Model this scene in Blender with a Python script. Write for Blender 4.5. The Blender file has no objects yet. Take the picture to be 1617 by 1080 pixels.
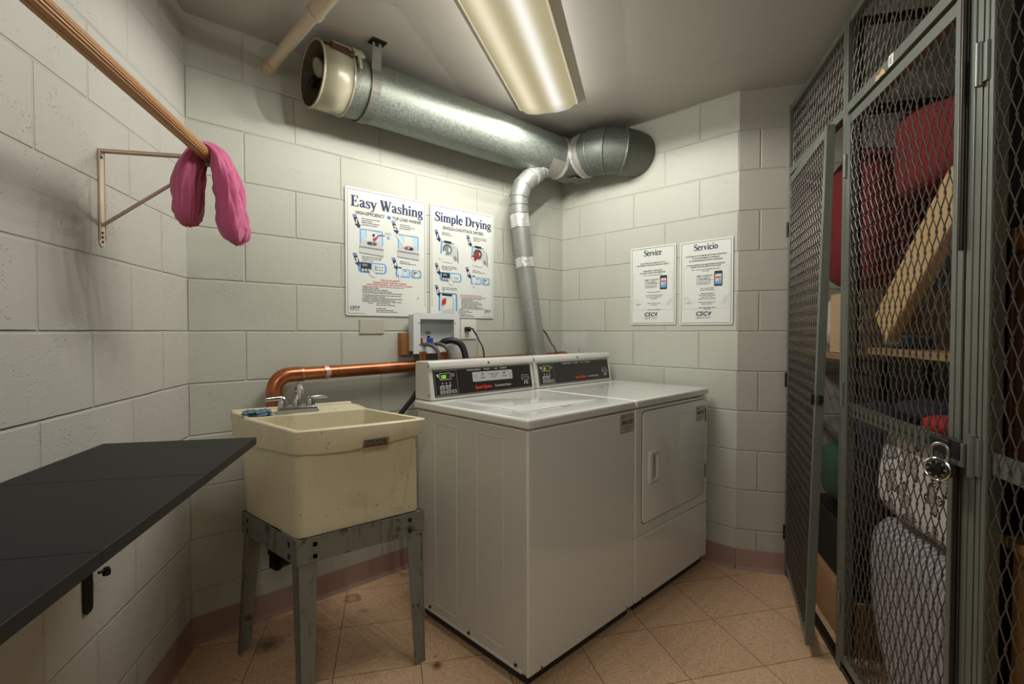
import bpy, bmesh, math, random
from mathutils import Vector, Matrix
C = bpy.context.scene.collection
sc = bpy.context.scene
PI = math.pi
R = math.radians

# ------------------------------------------------------------------ camera, world, exposure
cam_d = bpy.data.cameras.new('camera'); cam_d.lens = 17.54; cam_d.sensor_width = 36.0; cam_d.sensor_fit = 'HORIZONTAL'
cam_d.clip_start = 0.02
cam = bpy.data.objects.new('camera', cam_d); C.objects.link(cam)
cam.location = (-0.37624, -2.25556, 1.2212)
cam.rotation_euler = (R(90 - 1.249), 0.0, R(-42.509))
sc.camera = cam
world = bpy.data.worlds.new('world'); sc.world = world; world.use_nodes = True
world.node_tree.nodes['Background'].inputs[0].default_value = (0.8, 0.75, 0.68, 1)
world.node_tree.nodes['Background'].inputs[1].default_value = 0.02
sc.view_settings.view_transform = 'Standard'; sc.view_settings.look = 'None'
sc.view_settings.exposure = 0.0; sc.view_settings.gamma = 1.0; sc.view_settings.use_curve_mapping = False

# frames of the room: back wall is y=0, room lies at y<0
A_LEFT = -119.85      # direction of the left wall, from the far left corner towards the camera
A_CAGE = -147.4       # direction of the wire partition, from the jog wall towards the camera
CAGE0 = Vector((2.3148, -1.3515, 0))
def dirv(a): return Vector((math.cos(R(a)), math.sin(R(a)), 0))
CD, CN = dirv(A_CAGE), dirv(A_CAGE + 90)
H = 2.438

# the ceiling fixture's tubes: small lamps along both tubes, just under the lens
FIX_END = Vector((1.554, -0.433, 0)); FIX_LEN = 1.23
def tube_lamps(start, watts):
    n = 6
    for side in (-1, 1):
        for i in range(n):
            d = bpy.data.lights.new('tube_lamp', 'SPOT'); d.shadow_soft_size = 0.0
            d.spot_size = R(178); d.spot_blend = .2
            d.energy = watts / (2 * n); d.color = (1.0, 0.972, 0.895) if side > 0 else (1.0, 0.985, 0.94)
            o = bpy.data.objects.new('tube_lamp', d); C.objects.link(o)
            p = start + CD * (FIX_LEN * (i + .5) / n) + CN * (side * -0.08)
            o.location = (p.x, p.y, H - 0.112)
            e = bpy.data.lights.new('tube_glow', 'POINT'); e.shadow_soft_size = 0.0; e.energy = d.energy * .17; e.color = d.color
            g = bpy.data.objects.new('tube_glow', e); C.objects.link(g); g.location = (p.x, p.y, H - 0.125)
FILL_FIX = Vector((-0.45, -2.75, 0))      # added fill fixture behind the camera, unseen, brightens floor and left wall
tube_lamps(FIX_END, 56.0)
tube_lamps(FILL_FIX, 38.0)

# ------------------------------------------------------------------ node helper
class NT:
    def __init__(s, name):
        s.m = bpy.data.materials.new(name); s.m.use_nodes = True
        s.t = s.m.node_tree; s.n = s.t.nodes; s.l = s.t.links
        s.b = s.n['Principled BSDF']; s.out = s.n['Material Output']
    def new(s, k, **kw):
        x = s.n.new(k)
        for a, v in kw.items(): setattr(x, a, v)
        return x
    def put(s, inp, v):
        if isinstance(v, bpy.types.NodeSocket): s.l.new(v, inp)
        elif isinstance(v, tuple) and len(v) == 3 and inp.type == 'RGBA': inp.default_value = (*v, 1)
        else: inp.default_value = v
    def coord(s, k='Object'): return s.new('ShaderNodeTexCoord').outputs[k]
    def sep(s, v):
        x = s.new('ShaderNodeSeparateXYZ'); s.put(x.inputs[0], v); return x.outputs
    def comb(s, x, y, z):
        c = s.new('ShaderNodeCombineXYZ')
        for i, v in enumerate((x, y, z)): s.put(c.inputs[i], v)
        return c.outputs[0]
    def map(s, v, scale=(1, 1, 1), loc=(0, 0, 0), rot=(0, 0, 0)):
        x = s.new('ShaderNodeMapping'); s.put(x.inputs[0], v)
        x.inputs['Location'].default_value = loc; x.inputs['Rotation'].default_value = rot; x.inputs['Scale'].default_value = scale
        return x.outputs[0]
    def noise(s, v, sc_=5, det=3, rough=.5, out=0, dist=0):
        x = s.new('ShaderNodeTexNoise'); s.put(x.inputs['Vector'], v)
        x.inputs['Scale'].default_value = sc_; x.inputs['Detail'].default_value = det; x.inputs['Roughness'].default_value = rough
        x.inputs['Distortion'].default_value = dist
        return x.outputs[out]
    def vor(s, v, sc_=5, out='Distance', feature='F1'):
        x = s.new('ShaderNodeTexVoronoi', feature=feature); s.put(x.inputs['Vector'], v); x.inputs['Scale'].default_value = sc_
        return x.outputs[out]
    def math(s, op, a, b=0.0, c=0.0, clamp=False):
        x = s.new('ShaderNodeMath', operation=op); x.use_clamp = clamp
        for i, v in enumerate((a, b, c)): s.put(x.inputs[i], v)
        return x.outputs[0]
    def ramp(s, v, a, b, o0=0.0, o1=1.0):
        x = s.new('ShaderNodeMapRange'); x.clamp = True
        s.put(x.inputs[0], v); x.inputs[1].default_value = a; x.inputs[2].default_value = b
        x.inputs[3].default_value = o0; x.inputs[4].default_value = o1
        return x.outputs[0]
    def mix(s, f, a, b, mode='MIX'):
        x = s.new('ShaderNodeMix', data_type='RGBA'); x.blend_type = mode
        s.put(x.inputs[0], f); s.put(x.inputs[6], a); s.put(x.inputs[7], b)
        return x.outputs[2]
    def bump(s, h, strength=.3, dist=.002, normal=None):
        x = s.new('ShaderNodeBump'); s.put(x.inputs['Height'], h)
        x.inputs['Strength'].default_value = strength; x.inputs['Distance'].default_value = dist
        if normal is not None: s.l.new(normal, x.inputs['Normal'])
        return x.outputs[0]
    def set(s, **kw):
        names = dict(col='Base Color', rough='Roughness', metal='Metallic', nrm='Normal', em='Emission Color', ems='Emission Strength', coat='Coat Weight', spec='Specular IOR Level', sheen='Sheen Weight', crough='Coat Roughness')
        for k, v in kw.items(): s.put(s.b.inputs[names[k]], v)
        return s.m
MAT = {}
def lin(r, g, b):
    f = lambda c: (c / 255 / 12.92) if c / 255 <= .04045 else ((c / 255 + .055) / 1.055) ** 2.4
    return (f(r), f(g), f(b))
def plain(name, col, rough=.5, metal=0.0, var=.06, nscale=30, bump=0.0, coat=0.0, bscale=200):
    """painted or plastic surface with a faint procedural mottling"""
    k = name
    if k in MAT: return MAT[k]
    t = NT(name); co = t.coord()
    n = t.noise(co, nscale, 3)
    dark = tuple(c * (1 - var) for c in col); lite = tuple(min(1, c * (1 + var)) for c in col)
    c = t.mix(n, dark, lite)
    kw = dict(col=c, rough=rough, metal=metal, coat=coat)
    if bump: kw['nrm'] = t.bump(t.noise(co, bscale, 3), bump, .001)
    MAT[k] = t.set(**kw); return MAT[k]

def block_wall(name, x0, base=lin(188, 189, 178), flip=0.0, pits=1.0):
    """painted concrete block, 16 by 8 inch running bond; x0 = where a joint falls in even courses"""
    t = NT(name); co = t.coord(); s = t.sep(co)
    wob = t.math('MULTIPLY', t.math('SUBTRACT', t.noise(co, 3.5, 2), .5), .006)
    v = t.comb(t.math('ADD', s[0], 0.2032 - x0 + flip), t.math('ADD', s[2], wob), 0.0)
    br = t.new('ShaderNodeTexBrick', offset=.5, offset_frequency=2, squash=1.0)
    t.put(br.inputs['Vector'], v); br.inputs['Scale'].default_value = 1.0
    br.inputs['Brick Width'].default_value = .4064; br.inputs['Row Height'].default_value = .2032
    br.inputs['Mortar Size'].default_value = .0055; br.inputs['Mortar Smooth'].default_value = .8; br.inputs['Bias'].default_value = 0
    br.inputs['Color1'].default_value = (.46, .46, .46, 1); br.inputs['Color2'].default_value = (.54, .54, .54, 1); br.inputs['Mortar'].default_value = (.5, .5, .5, 1)
    # vertical joints are filled shallower and unevenly
    jn = t.ramp(t.noise(co, 2.3, 3), .35, .7, .45, 1.0)
    mortar = t.math('MULTIPLY', br.outputs['Fac'], jn)
    fine = t.noise(co, 170, 4, .65); mid = t.noise(co, 45, 3)
    pit = t.ramp(t.vor(t.map(co, (1, 1, 1.6)), 75), .10, .24, 0.0, 1.0)
    pm = t.ramp(t.noise(co, 9, 3), .48, .62, 0, 1)
    pitd = t.math('MULTIPLY', t.math('SUBTRACT', 1.0, pit), pm)
    h = t.math('ADD', t.math('MULTIPLY', fine, .55), t.math('MULTIPLY', mid, .35))
    h = t.math('SUBTRACT', h, t.math('MULTIPLY', pitd, .7 * pits))
    h2 = t.math('SUBTRACT', t.math('MULTIPLY', h, .36), t.math('MULTIPLY', mortar, 1.0))
    grime = t.ramp(t.noise(co, 1.7, 4, .6), .3, .75, 0, 1)
    c = t.mix(grime, base, tuple(b * k for b, k in zip(base, (.90, .89, .86))))
    c = t.mix(.14, c, br.outputs['Color'], 'OVERLAY')
    c = t.mix(t.math('MULTIPLY', mortar, .03), c, tuple(b * .62 for b in base))
    c = t.mix(t.math('MULTIPLY', pitd, .22), c, tuple(b * .45 for b in base))
    MAT[name] = t.set(col=c, rough=t.ramp(fine, .2, .8, .42, .62), nrm=t.bump(h2, .85, .006), spec=.35)
    return MAT[name]

# ------------------------------------------------------------------ mesh helper
class MB:
    def __init__(s): s.b = bmesh.new(); s.mi = 0
    def face(s, vs, smooth=False):
        try:
            f = s.b.faces.new(vs); f.material_index = s.mi; f.smooth = smooth; return f
        except ValueError: return None
    def poly(s, pts): return s.face([s.b.verts.new(p) for p in pts])
    def box(s, a, b_, M=None):
        (x0, y0, z0), (x1, y1, z1) = a, b_
        p = [Vector((x, y, z)) for z in (z0, z1) for y in (y0, y1) for x in (x0, x1)]
        if M is not None: p = [M @ q for q in p]
        v = [s.b.verts.new(q) for q in p]
        for q in ((0, 2, 3, 1), (4, 5, 7, 6), (0, 1, 5, 4), (2, 6, 7, 3), (0, 4, 6, 2), (1, 3, 7, 5)): s.face([v[i] for i in q])
        return s
    def hexa(s, p8):
        v = [s.b.verts.new(q) for q in p8]
        for q in ((0, 2, 3, 1), (4, 5, 7, 6), (0, 1, 5, 4), (2, 6, 7, 3), (0, 4, 6, 2), (1, 3, 7, 5)): s.face([v[i] for i in q])
        return s
    def rings(s, rings, closed=True, cap=True, smooth=True, loop=False):
        vs = [[s.b.verts.new(p) for p in r] for r in rings]
        n = len(vs[0]); m = len(vs)
        for i in range(m if loop else m - 1):
            a, b_ = vs[i], vs[(i + 1) % m]
            for j in range(n if closed else n - 1):
                s.face([a[j], a[(j + 1) % n], b_[(j + 1) % n], b_[j]], smooth)
        if cap and closed and not loop:
            s.face(list(reversed(vs[0]))); s.face(vs[-1])
        return s
    def tube(s, pts, r, seg=12, cap=True, flat=None):
        """tube with true mitres; r a number or a list; flat=(a,b) squashes the section"""
        P = [Vector(p) for p in pts]; n = len(P)
        rr = r if isinstance(r, (list, tuple)) else [r] * n
        d = [(P[i + 1] - P[i]).normalized() for i in range(n - 1)]
        up = Vector((0, 0, 1)) if abs(d[0].z) < .9 else Vector((1, 0, 0))
        e1 = d[0].cross(up).normalized(); e2 = d[0].cross(e1).normalized()
        if flat: fa, fb = flat
        else: fa = fb = 1.0
        out = []
        for i in range(n):
            din = d[max(i - 1, 0)]; dout = d[min(i, n - 2)]
            ring = []
            nrm = (din + dout)
            if nrm.length < 1e-6: nrm = din
            for k in range(seg):
                a = 2 * PI * k / seg
                o = (e1 * math.cos(a) * fa + e2 * math.sin(a) * fb) * rr[i]
                t = 0 if din.dot(dout) > .99999 else -(o.dot(nrm)) / max(din.dot(nrm), .2)
                ring.append(P[i] + o + din * t)
            out.append(ring)
            q = din.rotation_difference(dout); e1 = q @ e1; e2 = q @ e2
        return s.rings(out, cap=cap)
    def cyl(s, a, b_, r, seg=16, r2=None): return s.tube([a, b_], [r, r if r2 is None else r2], seg)
    def lathe(s, prof, M=None, seg=24, cap=True):
        """profile of (radius, height) about local z"""
        rs = []
        for (r, z) in prof:
            rs.append([(M @ Vector((r * math.cos(2 * PI * k / seg), r * math.sin(2 * PI * k / seg), z))) if M is not None else Vector((r * math.cos(2 * PI * k / seg), r * math.sin(2 * PI * k / seg), z)) for k in range(seg)])
        return s.rings(rs, cap=cap)
    def prism(s, poly, vec, M=None):
        """planar outline (3D points) pushed along vec"""
        a = [Vector(p) for p in poly]; b_ = [p + Vector(vec) for p in a]
        if M is not None: a = [M @ p for p in a]; b_ = [M @ p for p in b_]
        va = [s.b.verts.new(p) for p in a]; vb = [s.b.verts.new(p) for p in b_]
        n = len(va)
        s.face(list(reversed(va))); s.face(vb)
        for i in range(n): s.face([va[i], va[(i + 1) % n], vb[(i + 1) % n], vb[i]])
        return s
    def sheet(s, fn, nu, nv, smooth=True):
        g = [[s.b.verts.new(fn(i / nu, j / nv)) for i in range(nu + 1)] for j in range(nv + 1)]
        for j in range(nv):
            for i in range(nu): s.face([g[j][i], g[j][i + 1], g[j + 1][i + 1], g[j + 1][i]], smooth)
        return s
    def obj(s, name, mat, parent=None, bevel=0, smooth=None, solid=0, M=None, seg=2, sub=0):
        me = bpy.data.meshes.new(name)
        bmesh.ops.recalc_face_normals(s.b, faces=s.b.faces)
        s.b.to_mesh(me); s.b.free()
        for m in (mat if isinstance(mat, (list, tuple)) else [mat]): me.materials.append(m)
        if smooth is not None:
            for p in me.polygons: p.use_smooth = True
            me.set_sharp_from_angle(angle=R(smooth))
        o = bpy.data.objects.new(name, me); C.objects.link(o)
        if parent is not None: o.parent = parent
        if M is not None: o.matrix_local = M
        if solid:
            q = o.modifiers.new('thickness', 'SOLIDIFY'); q.thickness = solid; q.offset = 0
        if sub:
            q = o.modifiers.new('subdivision', 'SUBSURF'); q.levels = sub; q.render_levels = sub
        if bevel:
            q = o.modifiers.new('bevel', 'BEVEL'); q.width = bevel; q.segments = seg; q.limit_method = 'ANGLE'; q.angle_limit = R(40)
            q.harden_normals = False
            for p in me.polygons: p.use_smooth = True
            me.set_sharp_from_angle(angle=R(50))
        return o
def frame(loc, ang=0.0): return Matrix.Translation(Vector(loc)) @ Matrix.Rotation(R(ang), 4, 'Z')
def panel_frame(loc, ang):
    """x to the reader's right, y up, z out of the surface"""
    c, s_ = math.cos(R(ang)), math.sin(R(ang))
    M = Matrix(((c, 0, s_, 0), (s_, 0, -c, 0), (0, 1, 0, 0), (0, 0, 0, 1)))
    return Matrix.Translation(Vector(loc)) @ M
def thing(name, label, cat, M=None, group=None):
    o = bpy.data.objects.new(name, None); C.objects.link(o); o.empty_display_size = .05
    if M is not None: o.matrix_world = M
    return tag(o, label, cat, group)
def tag(o, label, cat, group=None, kind=None):
    o['label'] = label; o['category'] = cat
    if group: o['group'] = group
    if kind: o['kind'] = kind
    return o
def structure(o): o['kind'] = 'structure'; return o
def lab(o, text): o['label'] = text; return o

def text(s_, size, mat, parent, at, name='lettering', align='CENTER', bold=0.0, z=.0006, sx=1.0, shear=0.0, spacing=1.0, line=1.0, rot=None):
    cu = bpy.data.curves.new(name, 'FONT'); cu.body = s_; cu.size = size; cu.align_x = align; cu.offset = bold
    cu.resolution_u = 2; cu.shear = shear; cu.space_character = spacing; cu.space_line = line
    tmp = bpy.data.objects.new(name, cu); C.objects.link(tmp)
    dg = bpy.context.evaluated_depsgraph_get(); dg.update()
    me = bpy.data.meshes.new_from_object(tmp.evaluated_get(dg)); me.name = name
    bpy.data.objects.remove(tmp); bpy.data.curves.remove(cu)
    me.materials.clear(); me.materials.append(mat)
    T = Matrix.Translation((at[0], at[1], z)) @ (Matrix.Rotation(rot, 4, 'Z') if rot else Matrix.Identity(4)) @ Matrix.Diagonal((sx, 1, 1, 1))
    me.transform(T)
    o = bpy.data.objects.new(name, me); C.objects.link(o); o.parent = parent
    return o
def join_meshes(name, objs):
    """several lettering meshes of one part become one mesh"""
    b = bmesh.new()
    mats = []
    for o in objs:
        k = len(b.faces); b.from_mesh(o.data)
        b.faces.ensure_lookup_table()
        m = o.data.materials[0]
        if m not in mats: mats.append(m)
        for f in b.faces[k:]: f.material_index = mats.index(m)
    me = bpy.data.meshes.new(name); b.to_mesh(me); b.free()
    for m in mats: me.materials.append(m)
    r = bpy.data.objects.new(name, me); C.objects.link(r); r.parent = objs[0].parent
    for o in objs:
        d = o.data; bpy.data.objects.remove(o); bpy.data.meshes.remove(d)
    return r

# ------------------------------------------------------------------ materials of the setting
M_back = block_wall('painted_block_back', 0.0)
M_right = block_wall('painted_block_right', 0.141 + .2032)
M_left = block_wall('painted_block_left', 0.0, base=lin(190, 188, 181), pits=1.3)
M_jog = block_wall('painted_block_jog', 0.100, base=lin(178, 175, 165))
M_far = block_wall('painted_block_rear', 0.05)

def ceiling_mat():
    t = NT('ceiling_paint'); co = t.coord()
    n = t.noise(co, 2.0, 3); fine = t.noise(co, 120, 3)
    cr = t.ramp(t.math('ABSOLUTE', t.math('SUBTRACT', t.noise(co, 2.6, 6, .7, dist=1.2), .5)), 0, .006, 1, 0)
    crm = t.math('MULTIPLY', cr, t.ramp(t.noise(co, 1.3, 2), .52, .6, 0, 1))
    base = lin(186, 181, 172)
    c = t.mix(n, base, tuple(b * .93 for b in base))
    c = t.mix(t.math('MULTIPLY', crm, .3), c, tuple(b * .5 for b in base))
    h = t.math('ADD', t.math('MULTIPLY', fine, .08), t.math('SUBTRACT', t.math('MULTIPLY', t.noise(co, 11, 4), .4), crm))
    return t.set(col=c, rough=.55, nrm=t.bump(h, .35, .003))
M_ceil = ceiling_mat()

def floor_mat():
    t = NT('vinyl_composition_tile'); co = t.coord(); s = t.sep(co)
    br = t.new('ShaderNodeTexBrick', offset=0.0, offset_frequency=2, squash=1.0)
    t.put(br.inputs['Vector'], t.comb(s[0], s[1], 0.0)); br.inputs['Scale'].default_value = 1.0
    br.inputs['Brick Width'].default_value = .3048; br.inputs['Row Height'].default_value = .3048
    br.inputs['Mortar Size'].default_value = .0016; br.inputs['Mortar Smooth'].default_value = .3
    br.inputs['Color1'].default_value = (.44, .44, .44, 1); br.inputs['Color2'].default_value = (.56, .56, .56, 1); br.inputs['Mortar'].default_value = (.5, .5, .5, 1)
    ch = t.new('ShaderNodeTexChecker'); t.put(ch.inputs['Vector'], t.comb(s[0], s[1], 0.001)); ch.inputs['Scale'].default_value = 1 / .3048
    v1 = t.map(co, (1, 3.2, 1)); v2 = t.map(co, (3.2, 1, 1), loc=(3, 5, 0))
    def fl(v, sc_): return t.noise(v, sc_, 3, .6)
    f = ch.outputs['Fac']
    vv = t.mix(f, v1, v2)
    big = fl(vv, 42); small = fl(vv, 95); lf = fl(vv, 70)
    base = lin(214, 178, 143)
    c = t.mix(t.ramp(big, .35, .65), tuple(b * .82 for b in base), tuple(b * 1.10 for b in base))
    c = t.mix(t.ramp(small, .56, .66, 0, .75), c, lin(108, 74, 48))
    c = t.mix(t.ramp(lf, .60, .68, 0, .75), c, lin(212, 188, 158))
    c = t.mix(.5, c, br.outputs['Color'], 'OVERLAY')
    c = t.mix(t.math('MULTIPLY', br.outputs['Fac'], .85), c, lin(70, 45, 22))
    # worn dirty patches, a rust spot and a ring by the wall, at their own places (tile coordinates)
    w = t.noise(co, 40, 4, .7); w2 = t.noise(co, 2.2, 4, .6)
    c = t.mix(t.ramp(w2, .5, .8, 0, .25), c, lin(104, 78, 54))
    def spot(cx, cy, r0, r1, amt, col, inner=None):
        d = t.math('SQRT', t.math('ADD', t.math('POWER', t.math('SUBTRACT', s[0], cx), 2.0), t.math('POWER', t.math('SUBTRACT', s[1], cy), 2.0)))
        d = t.math('ADD', d, t.math('MULTIPLY', t.math('SUBTRACT', w, .5), r1 * 1.3))
        k = t.ramp(d, r0, r1, amt, 0)
        if inner: k = t.math('MULTIPLY', k, t.ramp(d, inner * .55, inner, .25, 1))
        return t.mix(k, c, col)
    for (x, y, r0, r1, a, col, inn) in SPOTS:
        p = FLOOR_INV @ Vector((x, y, 0)); c = spot(p.x, p.y, r0, r1, a, col, inn)
    h = t.math('SUBTRACT', t.math('MULTIPLY', small, .05), br.outputs['Fac'])
    return t.set(col=c, rough=t.ramp(big, .3, .7, .36, .52), nrm=t.bump(h, .4, .001), spec=.4)
FLOOR_M = frame((1.397, -1.142, 0), -28.8); FLOOR_INV = FLOOR_M.inverted()
SPOTS = [(.636, -.747, .004, .028, .9, lin(86, 34, 8), None), (.611, -.10, .018, .045, .9, lin(42, 30, 20), .03),
         (.22, -.20, .01, .075, .75, lin(46, 32, 20), None), (.60, -.23, .0, .03, .5, lin(60, 42, 26), None),
         (1.80, -1.42, 0, .008, .8, lin(84, 56, 16), None), (1.86, -1.46, 0, .007, .8, lin(84, 56, 16), None),
         (.50, -.60, 0, .006, .8, lin(60, 40, 24), None), (.07, -.33, 0, .006, .9, lin(40, 28, 18), None), (.66, -.70, 0, .012, .5, lin(70, 40, 20), None)]
M_floor = floor_mat()
M_base = plain('cove_base_vinyl', lin(152, 122, 110), .38, var=.08, nscale=9)

# ------------------------------------------------------------------ room shell
Bc = Vector((2.1516, 0, 0)); Cc = Vector((2.1915, -1.1572, 0)); DL = dirv(A_LEFT); NL = dirv(A_LEFT + 90)
JD = dirv(A_CAGE + 90)                 # the jog wall runs square to the partition
Lend = DL * 3.75
def wall(name, p0, ang, length, mat, z0=-.0, z1=H, thick=.12, side=1):
    """slab whose face lies on the local x axis; side=+1 puts the thickness at +y"""
    m = MB(); m.box((0, 0 if side > 0 else -thick, z0), (length, thick if side > 0 else 0, z1))
    return structure(m.obj(name, mat, M=frame(p0, ang)))
wall('wall_back', (0, 0, 0), 0, 2.1516, M_back)
rang = math.degrees(math.atan2(Cc.y, Cc.x - Bc.x))
wall('wall_right', Bc, rang, (Cc - Bc).length, M_right)
jang = A_CAGE + 90
wall('wall_jog', Cc, jang, .2302 + 1.45, M_jog)
wall('wall_left', (0, 0, 0), A_LEFT, 3.75, M_left, side=-1)
rearL = Lend; rear_ang = A_CAGE + 90 + 25
# storage room's far wall and the closing wall behind the camera
Sfar = CAGE0 + CN * 1.40
wall('wall_storage', Sfar, A_CAGE, 4.6, M_far, side=1)
pR = CAGE0 + CD * 4.6 + CN * 1.4
dv = pR - Lend
wall('wall_rear', Lend, math.degrees(math.atan2(dv.y, dv.x)), dv.length, M_far, side=-1)
poly = [Vector((0, 0, 0)), Bc, Cc, Cc + JD * 1.64, pR, Lend]
def slab(name, z0, z1, mat):
    # outline grown a little so that it runs under and over the walls
    c = sum(poly, Vector()) / len(poly)
    Q = [c + (p - c) * 1.05 for p in poly]
    inv = FLOOR_INV if name == 'floor' else Matrix.Identity(4)
    m = MB(); m.prism([inv @ Vector((p.x, p.y, z0)) for p in Q], (0, 0, z1 - z0))
    return structure(m.obj(name, mat, M=FLOOR_M if name == 'floor' else None))
slab('floor', -.1, 0, M_floor); slab('ceiling', H, H + .1, M_ceil)

def cove(name, p0, ang, length, side):
    """vinyl cove base with its curved toe"""
    prof = [(0, 0), (.018, 0), (.016, .004), (.009, .010), (.0045, .02), (.0035, .10), (.002, .104), (0, .104)]
    m = MB(); rs = []
    for x in (0, length): rs.append([Vector((x, side * y, z)) for (y, z) in prof])
    m.rings(rs, smooth=True)
    return structure(m.obj(name, M_base, M=frame(p0, ang), smooth=40))
cove('baseboard_back', (0, 0, 0), 0, 2.1516, -1)
cove('baseboard_right', Bc, rang, (Cc - Bc).length, -1)
cove('baseboard_jog', Cc, jang, .2302, -1)
cove('baseboard_left', (0, 0, 0), A_LEFT, 3.7, 1)
# smooth white patch on the right wall above the dryer
m = MB(); m.sheet(lambda u, v: Vector((.02 + .18 * u + .008 * math.sin(9 * v), -.0012 * math.sin(PI * u) * math.sin(PI * v) - .0004, 1.115 + .10 * v + .006 * math.sin(7 * u))), 8, 6)
structure(m.obj('trim_1', plain('patch_filler', lin(190, 192, 184), .6, var=.1, nscale=40, bump=.5, bscale=90), M=frame(Bc, rang)))

# ------------------------------------------------------------------ shared materials
M_enamel = plain('white_enamel', lin(222, 223, 217), .14, var=.015, nscale=6, coat=.6)
M_enamel_side = plain('white_enamel_panel', lin(204, 203, 196), .26, var=.02, nscale=5, coat=.2)
M_white_plastic = plain('white_plastic', lin(214, 212, 204), .35, var=.03)
M_black = plain('black_plastic', lin(22, 21, 20), .4, var=.15)
M_console = plain('console_overlay', lin(38, 34, 33), .3, var=.08)
M_rubber = plain('black_rubber', lin(26, 25, 25), .5, var=.2)
M_chrome = plain('chrome', lin(210, 212, 214), .08, 1.0, var=.04)
M_steel = plain('bright_steel', lin(168, 166, 160), .3, 1.0, var=.08)
M_dark_steel = plain('dark_steel', lin(54, 48, 42), .42, .8, var=.25)
M_screw = plain('screw_head', lin(52, 50, 46), .4, .6)
M_ink = plain('black_print', lin(36, 36, 42), .6)
M_grey_ink = plain('grey_print', lin(120, 122, 124), .6)
M_navy = plain('navy_print', lin(30, 40, 88), .6)
M_blue = plain('blue_print', lin(92, 150, 205), .6)
M_pale_blue = plain('pale_blue_print', lin(178, 205, 226), .6)
M_red_ink = plain('red_print', lin(176, 44, 48), .6)
M_lt_grey = plain('light_grey_print', lin(190, 194, 192), .6)
M_md_grey = plain('mid_grey_print', lin(128, 132, 132), .6)
M_board = plain('white_sign_board', lin(214, 217, 210), .38, var=.015, nscale=4)
M_lcd = plain('lcd_window', lin(52, 60, 34), .3)

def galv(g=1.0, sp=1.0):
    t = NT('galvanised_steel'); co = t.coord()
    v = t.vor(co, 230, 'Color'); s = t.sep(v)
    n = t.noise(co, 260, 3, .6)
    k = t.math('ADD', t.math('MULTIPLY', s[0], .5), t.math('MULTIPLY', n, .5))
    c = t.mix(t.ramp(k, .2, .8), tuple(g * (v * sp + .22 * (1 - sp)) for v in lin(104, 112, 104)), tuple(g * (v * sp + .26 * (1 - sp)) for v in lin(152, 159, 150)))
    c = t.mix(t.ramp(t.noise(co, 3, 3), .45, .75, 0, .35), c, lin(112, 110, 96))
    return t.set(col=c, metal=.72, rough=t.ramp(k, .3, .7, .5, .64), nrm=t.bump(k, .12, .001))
M_galv = galv()
def copper():
    t = NT('copper'); co = t.coord()
    n = t.noise(co, 14, 4, .6)
    c = t.mix(t.ramp(n, .3, .7), lin(150, 86, 56), lin(190, 122, 84))
    c = t.mix(t.ramp(t.noise(co, 5, 4, .7), .55, .75, 0, .7), c, lin(98, 52, 34))
    return t.set(col=c, metal=.85, rough=t.ramp(n, .3, .8, .26, .46))
M_copper = copper()
def foil(name, col, ro=.32):
    t = NT(name); co = t.coord()
    n = t.noise(co, 60, 4, .7, dist=1.5)
    c = t.mix(t.ramp(t.noise(co, 26, 4, .7), .62, .72, 0, .8), col, lin(120, 84, 74))
    return t.set(col=c, metal=.7, rough=ro, nrm=t.bump(n, .8, .003))
M_foil = foil('foil_tape', lin(222, 223, 218), .26)
M_foil_dull = foil('dull_foil_tape', lin(178, 174, 168), .5)

def quadr(m, x0, y0, x1, y1, z):
    m.poly([(x0, y0, z), (x1, y0, z), (x1, y1, z), (x0, y1, z)])
def flat_rect(name, x0, y0, x1, y1, z, mat, parent, t=.0004):
    m = MB(); m.box((x0, y0, z - t), (x1, y1, z)); return m.obj(name, mat, parent)
def rrect(x0, y0, x1, y1, r, n=5):
    P = []
    for (cx, cy, a0) in ((x1 - r, y1 - r, 0), (x0 + r, y1 - r, 90), (x0 + r, y0 + r, 180), (x1 - r, y0 + r, 270)):
        for i in range(n + 1):
            a = R(a0 + 90 * i / n); P.append((cx + r * math.cos(a), cy + r * math.sin(a)))
    return P
def rplate(m, x0, y0, x1, y1, r, z0, z1):
    P = rrect(x0, y0, x1, y1, r); m.prism([(x, y, z0) for x, y in P], (0, 0, z1 - z0))
def outline(m, P, w, z):
    """thin closed band of width w along a closed 2D outline (inwards)"""
    c = (sum(p[0] for p in P) / len(P), sum(p[1] for p in P) / len(P))
    Q = []
    n = len(P)
    for i in range(n):
        a, b_, d = P[i - 1], P[i], P[(i + 1) % n]
        t = Vector((d[0] - a[0], d[1] - a[1])).normalized(); nn = Vector((-t.y, t.x)); Q.append((b_[0] + nn.x * w, b_[1] + nn.y * w))
    for i in range(n):
        j = (i + 1) % n
        m.poly([(*P[i], z), (*P[j], z), (*Q[j], z), (*Q[i], z)])

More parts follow.
